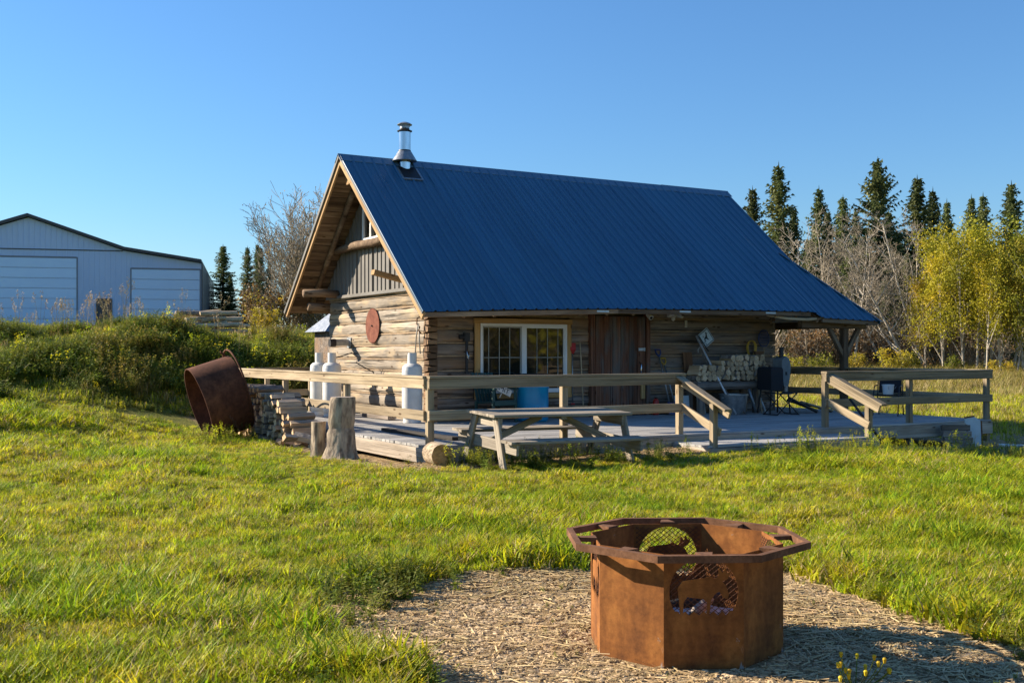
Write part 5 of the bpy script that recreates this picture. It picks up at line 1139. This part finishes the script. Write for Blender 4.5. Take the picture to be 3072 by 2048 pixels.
def tuft(seed, n_, rad, h0, h1, bw, mats, dry=.12, bend=.5):
    g = random.Random(seed); V_ = []; F_ = []; MI = []
    for k in range(n_):
        a = g.uniform(0, 6.28); q = rad * math.sqrt(g.random()); c = Vector((q * math.cos(a), q * math.sin(a), -.01)); h = g.uniform(h0, h1)
        b = g.uniform(0, 6.28); d = Vector((math.cos(b), math.sin(b), 0)); s = Vector((-d.y, d.x, 0)) * bw * g.uniform(.6, 1.2); ln = bend * h * g.uniform(.3, 1.5)
        i = len(V_); p1 = c + d * ln * .3 + Vector((0, 0, h * .55)); p2 = c + d * ln + Vector((0, 0, h * g.uniform(.8, 1)))
        V_.extend(tuple(v) for v in (c - s, c + s, p1 + s * .8, p1 - s * .8, p2)); F_.extend(((i, i + 1, i + 2, i + 3), (i + 3, i + 2, i + 4))); mi = (1 if g.random() < dry else 0); MI += [mi, mi]
    return tri_mesh('tuft', V_, F_, mats, MI)
def weed(seed, h, nst, leaf, mats, head=0, lean=.25, nl=12):
    """leafy stalks; material 0 leaf, 1 stem, 2 head"""
    g = random.Random(seed); m = MB()
    for s in range(nst):
        a = g.uniform(0, 6.28); ln = g.uniform(0, lean); H = h * g.uniform(.6, 1.1); d = Vector((math.cos(a) * ln, math.sin(a) * ln, 1)).normalized(); b = Vector((g.uniform(-.05, .05), g.uniform(-.05, .05), -.02))
        pts = [b, b + d * H * .5, b + d * H + Vector((math.cos(a), math.sin(a), 0)) * ln * H * .3]; m.tube(pts, [.004, .003, .0015], 3, 1, False)
        for k in range(nl):
            t = (.15 if head else .08) + .85 * (k + g.random()) / nl; c = pts[0].lerp(pts[2], t); e = g.uniform(0, 6.28); L = leaf * (1.1 - .6 * t) * g.uniform(.6, 1.3); o = Vector((math.cos(e), math.sin(e), g.uniform(-.3, .6))).normalized(); w_ = o.cross(Vector((0, 0, 1))).normalized() * L * .24
            m.add([c, c + o * L * .5 + w_, c + o * L, c + o * L * .5 - w_], [(0, 1, 2, 3)], 0)
        for k in range(head):
            c = pts[2] + Vector((g.gauss(0, .02), g.gauss(0, .02), g.uniform(-.10, .03) * (1 + head / 30))); o = Vector((g.uniform(-1, 1), g.uniform(-1, 1), g.uniform(-.2, 1))).normalized() * .016; w_ = o.orthogonal().normalized() * .009
            m.add([c - o, c + w_, c + o, c - w_], [(0, 1, 2, 3)], 2)
    return m.mesh('weed', mats)
lawn = lib('lawn_tuft', [tuft(i, 30, .075, .035, .10, .0044, ['grass', 'drygrass'], .2, .8) for i in range(5)] + [tuft(10 + i, 30, .07, .05, .14, .0048, ['grassdk', 'grass'], .3, .8) for i in range(3)])
field = lib('field_tuft', [tuft(30 + i, 26, .22, .10, .26, .010, ['grass', 'drygrass'], .3, .6) for i in range(3)] + [tuft(40 + i, 26, .25, .25, .55, .010, ['drygrass', 'weedbrown'], .35, .5) for i in range(3)])
WM = [weed(50 + i, .42, 5, .085, ['weed', 'weed', 'weedbrown'], 0, .5, 12) for i in range(3)] + [weed(60 + i, .55, 6, .075, ['weedbrown', 'weed', 'weedbrown'], 4, .4, 13) for i in range(3)] + [weed(70 + i, .62, 4, .05, ['weed', 'weed', 'grass'], 14, .25, 12) for i in range(2)]
weeds = lib('weed_plant', WM)
def wedge(n_, y0, y1, pad=.6, pw=1.0):
    """random points on the ground inside (and a little beyond) the view; pw<1 keeps more of them near"""
    t = nr.random(n_) ** (1 / (1 + pw)); 
    y = np.sqrt(nr.random(n_) * (y1 * y1 - y0 * y0) + y0 * y0) if pw == 1 else y0 * (y1 / y0) ** nr.random(n_)
    x = (nr.random(n_) * 2 - 1) * (.475 * y + pad); return x, y
def pack(x, y, dz=0): return np.stack([x, y, ground(x, y) + dz], 1)
def under(x, y):
    lu, lw = w2l(x, y); return ((lu > UL - .06) & (lu < UR + .06) & (lw > WF - .06) & (lw < WB + .3)) | ((lu > 1.95) & (lu < 5.75) & (lw > SW - .08) & (lw < 0)) | ((lu > -3.25) & (lu < -2.2) & (lw > -1.9) & (lw < 2.2))
def foot_y(x): return 20.6 + np.clip((x + 9.5) * .85, -1, 5.2)
# short lawn near
x, y = wedge(68000, 3.6, 21, 2.2, .5)
keep = ~under(x, y) & (nr.random(len(x)) > bare(x, y) * 1.02) & ((x > 1) | (y < foot_y(x) + 1.5)); x, y = x[keep], y[keep]
pt_ = fbm(x, y, 1.6, 3); pt_ = .55 * pt_ + .45 * fbm(x + 3, y + 8, .45, 2)
lu, lw = w2l(x, y); nd = 1 - sstep(.0, 1.6, np.maximum(np.maximum(-4.4 - lu, lu - 11), np.maximum(-6.0 - lw, lw - 5)))
sz_ = (.60 + .75 * sstep(.36, .66, pt_)) * nr.uniform(.7, 1.3, len(x)) * (1 + .25 * sstep(10, 20, y)) * (1 - .45 * nd)
edge = 1 + .35 * np.exp(-(np.maximum(pad_dist(x, y), 0) / .35)) * (fbm(x + 5, y, .7) > .42); sz_ = sz_ * edge
vi = np.where(nr.random(len(x)) < .08 + .5 * sstep(.50, .68, fbm(x + 31, y + 17, 1.1, 3)), nr.integers(5, 8, len(x)), nr.integers(0, 5, len(x)))
scatter('lawn_grass', 'bright mown lawn grass in front of the deck', 'grass', lawn, 8, pack(x, y), np.stack([sz_ * (1 + .5 * sstep(9, 20, y)), sz_ * (1 + .5 * sstep(9, 20, y)), sz_], 1), vi=vi, tilt=.12)
# far field right of and behind the cabin
x, y = wedge(60000, 19, 75, 1, 1)
keep = ~under(x, y) & (nr.random(len(x)) > bare(x, y)) & ((x > .5) & ((y > 20) | (x > 6))); x, y = x[keep], y[keep]
tall = sstep(33, 44, y + 7 * (fbm(x, y, 6) - .5)); vi = np.where(nr.random(len(x)) < .08 + .8 * tall, nr.integers(3, 6, len(x)), nr.integers(0, 3, len(x)))
s_ = nr.uniform(.7, 1.3, len(x)) * (.65 + .55 * tall); scatter('field_grass', 'mown green and tall dry grass of the field behind the deck', 'grass', field, 6, pack(x, y), np.stack([s_, s_, s_], 1), vi=vi, tilt=.1)
# weedy bank left of the cabin
n_ = 26000; x = nr.uniform(-22, -1, n_); y = nr.uniform(19, 46, n_)
keep = (np.abs(x) < .475 * y + 1.5) & (y > foot_y(x) - .6 + 1.2 * (fbm(x, y, 1.5) - .5)) & (nr.random(n_) < np.where(y > 33, .35, 1.0)) & ~under(x, y) & (np.hypot(x - sx, y - sy) > .9) & (np.hypot(x + 9.6, y - 33.4) > 1.5); x, y = x[keep], y[keep]
pt_ = fbm(x + 13, y + 5, 2.2, 3); br_ = fbm(x + 77, y, 1.8, 2); vi = np.where(br_ > .64, nr.integers(3, 6, len(x)), np.where(nr.random(len(x)) < .02, nr.integers(6, 8, len(x)), nr.integers(0, 3, len(x))))
s_ = (.40 + .75 * sstep(.36, .68, pt_)) * nr.uniform(.7, 1.25, len(x)); scatter('bank_weeds', 'tangled green and browning weeds on the bank left of the cabin', 'weeds', weeds, 8, pack(x, y), np.stack([s_ * 1.25, s_ * 1.25, s_], 1), vi=vi, tilt=.15)
n_ = 22000; x = nr.uniform(-30, -1, n_); y = nr.uniform(20, 62, n_)
keep = (np.abs(x) < .475 * y + 1.5) & (y > foot_y(x)) & ~under(x, y) & (np.hypot(x - sx, y - sy) > .9); x, y = x[keep], y[keep]; s_ = nr.uniform(.7, 1.3, len(x)) * np.where(y < 33, .62, .8)
scatter('bank_grass', 'dry grass growing over the bank and the rise behind it', 'grass', field, 6, pack(x, y), np.stack([s_, s_, s_], 1), tilt=.1, vi=np.where(nr.random(len(x)) < .92, nr.integers(0, 3, len(x)), nr.integers(3, 6, len(x))))
# tall stalks on the crest, seen against the shop
stalk = lib('dry_stalk', [weed(90 + i, 1.15, 3, .07, ['weedbrown', 'drygrass', 'straw'], 26, .18, 7) for i in range(4)])
n_ = 34; x = np.concatenate([nr.uniform(-15, -6, n_), nr.uniform(-12.5, -9.6, 26)]); y = np.concatenate([nr.uniform(27.5, 32, n_), nr.uniform(27, 30, 26)]); s_ = nr.uniform(.5, 1.15, len(x))
scatter('dry_stalks', 'tall dry seed stalks along the crest of the bank', 'weeds', stalk, 4, pack(x, y), np.stack([s_, s_, s_], 1), tilt=.1)
# weeds round the deck, the table and the pad's edge
X_, Y_, S_, V__ = [], [], [], []
def band(n_, u0, u1, w0, w1, s0, s1, vs):
    u = nr.uniform(u0, u1, n_); w = nr.uniform(w0, w1, n_); c = [L2W(a, b) for a, b in zip(u, w)]
    X_.extend(p.x for p in c); Y_.extend(p.y for p in c); S_.extend(nr.uniform(s0, s1, n_)); V__.extend(nr.choice(vs, n_))
band(330, 2.4, 10.5, -7.0, -5.95, .22, .52, [0, 1, 2, 6, 7, 7]); band(26, 2.2, 6, -6.5, -5.8, .4, .75, [6, 7, 7, 0]); band(110, -2.0, 1.4, -6.2, -5.0, .35, .7, [0, 1, 2, 6]); band(50, -2.4, -1.2, -5.6, -4.95, .3, .6, [3, 6, 7])
band(40, -4.6, -3.5, -1.2, .4, .35, .7, [3, 4, 6]); band(30, -7.5, -4.2, 1.5, 3.2, .4, .8, [1, 0, 6, 7]); band(16, 6.5, 10.5, -6.6, -5.6, .5, .85, [6, 7, 0])
n_ = 130; t = nr.random(n_) * len(PAD); i0 = t.astype(int); fr = (t - i0)[:, None]; pp = PAD[i0] * (1 - fr) + PAD[(i0 + 1) % len(PAD)] * fr + nr.normal(.0, .16, (n_, 2)); ok_ = pp[:, 1] > 4.4
X_.extend(pp[ok_, 0]); Y_.extend(pp[ok_, 1]); S_.extend(nr.uniform(.22, .5, ok_.sum())); V__.extend(nr.choice([0, 1, 2, 2], ok_.sum()))
n_ = 46; X_.extend(nr.normal(-.85, .22, n_)); Y_.extend(nr.normal(6.75, .3, n_)); S_.extend(nr.uniform(.35, .7, n_)); V__.extend(nr.choice([0, 1, 2, 2], n_))
n_ = 60; x, y = wedge(n_ * 16, 5, 16, 0, .5); k = (pad_dist(x, y) > .2) & ~under(x, y); x, y = x[k][:520], y[k][:520]; X_.extend(x); Y_.extend(y); S_.extend(nr.uniform(.2, .42, len(x))); V__.extend(nr.choice([0, 1, 2], len(x)))
n_ = 70; x = nr.uniform(-.7, 2.6, n_); y = nr.uniform(4.7, 7.3, n_); k = (pad_dist(x, y) < -.1) & (np.hypot(x - px, y - py) > .6); x, y = x[k], y[k]; X_.extend(x); Y_.extend(y); S_.extend(nr.uniform(.06, .15, len(x))); V__.extend(nr.choice([0, 1, 2], len(x)))
X_, Y_, S_ = np.array(X_), np.array(Y_), np.array(S_); k = ~under(X_, Y_); scatter('yard_weeds', 'leafy weeds round the deck, the picnic table and the gravel pad', 'weeds', weeds, 8, pack(X_[k], Y_[k]), np.stack([S_[k]] * 3, 1), vi=np.array(V__)[k], tilt=.12)
# gravel and straw on the pad and round the deck
def chip(seed):
    g = random.Random(seed); v = [(g.uniform(.7, 1.2) * math.cos(a) * 1.3, g.uniform(.7, 1.2) * math.sin(a), z_) for z_ in (-.2, .35) for a in np.arange(5) * 1.257] + [(0, 0, .62)]
    return MB().add([tuple(c * .009 for c in p) for p in v], [(i, (i + 1) % 5, 5 + (i + 1) % 5, 5 + i) for i in range(5)] + [(5 + i, 5 + (i + 1) % 5, 10) for i in range(5)]).mesh('chip', 'stone')
def strawbit(seed):
    g = random.Random(seed); m = MB()
    for k in range(5): a = g.uniform(0, 6.28); L = g.uniform(.012, .042); c = Vector((g.uniform(-.04, .04), g.uniform(-.04, .04), g.uniform(.003, .012))); d = Vector((math.cos(a), math.sin(a), g.uniform(-.12, .2))) * L; s = Vector((-d.y, d.x, .3 * L)).normalized() * .0022; m.add([c - d - s, c - d + s, c + d + s, c + d - s], [(0, 1, 2, 3)])
    return m.mesh('straw', 'straw')
grav = lib('gravel_chip', [chip(i) for i in range(5)] + [strawbit(i) for i in range(5)])
n_ = 60000; x = nr.uniform(-1.3, 3.4, n_); y = nr.uniform(4.5, 8.0, n_); k = (nr.random(n_) < bare(x, y)) & (np.hypot(x - px, y - py) > .5) & (np.abs(x) < .475 * y + .3); x, y = x[k], y[k]
st = fbm(x, y, .7, 2); vi = np.where(nr.random(len(x)) < .14 + .36 * sstep(.4, .65, st), nr.integers(5, 10, len(x)), nr.integers(0, 5, len(x))); s_ = .35 + 1.5 * nr.random(len(x)) ** 2.2
scatter('pad_gravel', 'tan gravel chips and dead straw round the fire ring', 'gravel', grav, 10, pack(x, y), np.stack([s_, s_, s_], 1), vi=vi)
n_ = 26000; x = nr.uniform(-4.5, 13, n_); y = nr.uniform(13.5, 26, n_); k = (nr.random(n_) < bare(x, y)) & ~under(x, y); x, y = x[k], y[k]; s_ = nr.uniform(.8, 2.2, len(x))
scatter('yard_gravel', 'loose gravel and wood litter along the deck edge', 'gravel', grav, 10, pack(x, y), np.stack([s_, s_, s_], 1))
# the yellow-flowered weed in front of the fire ring
fx, fy = 1.545, 4.9
fw = thing('flowering_weed', 'small weed with yellow button flowers before the fire ring', 'plant', (fx, fy, gz(fx, fy)))
g = random.Random(5)
for k in range(15):
    a = g.uniform(0, 6.28); r_ = g.uniform(.02, .12); h = g.uniform(.05, .13); p = Vector((r_ * 1.4 * math.cos(a), r_ * math.sin(a), h))
    st_ = MB().tube([(p.x * .3, p.y * .3, -.01), (p.x * .8, p.y * .8, h * .6), p], .0022, 5).build('stem', 'weed', fw, smooth=True)
    MB().lathe([(.001, -.012), (.006, -.008), (.008, .004), (.010, .010), (.006, .016), (0, .017)], 8, M=Matrix.Translation(p)).build('flower', 'flower', st_)
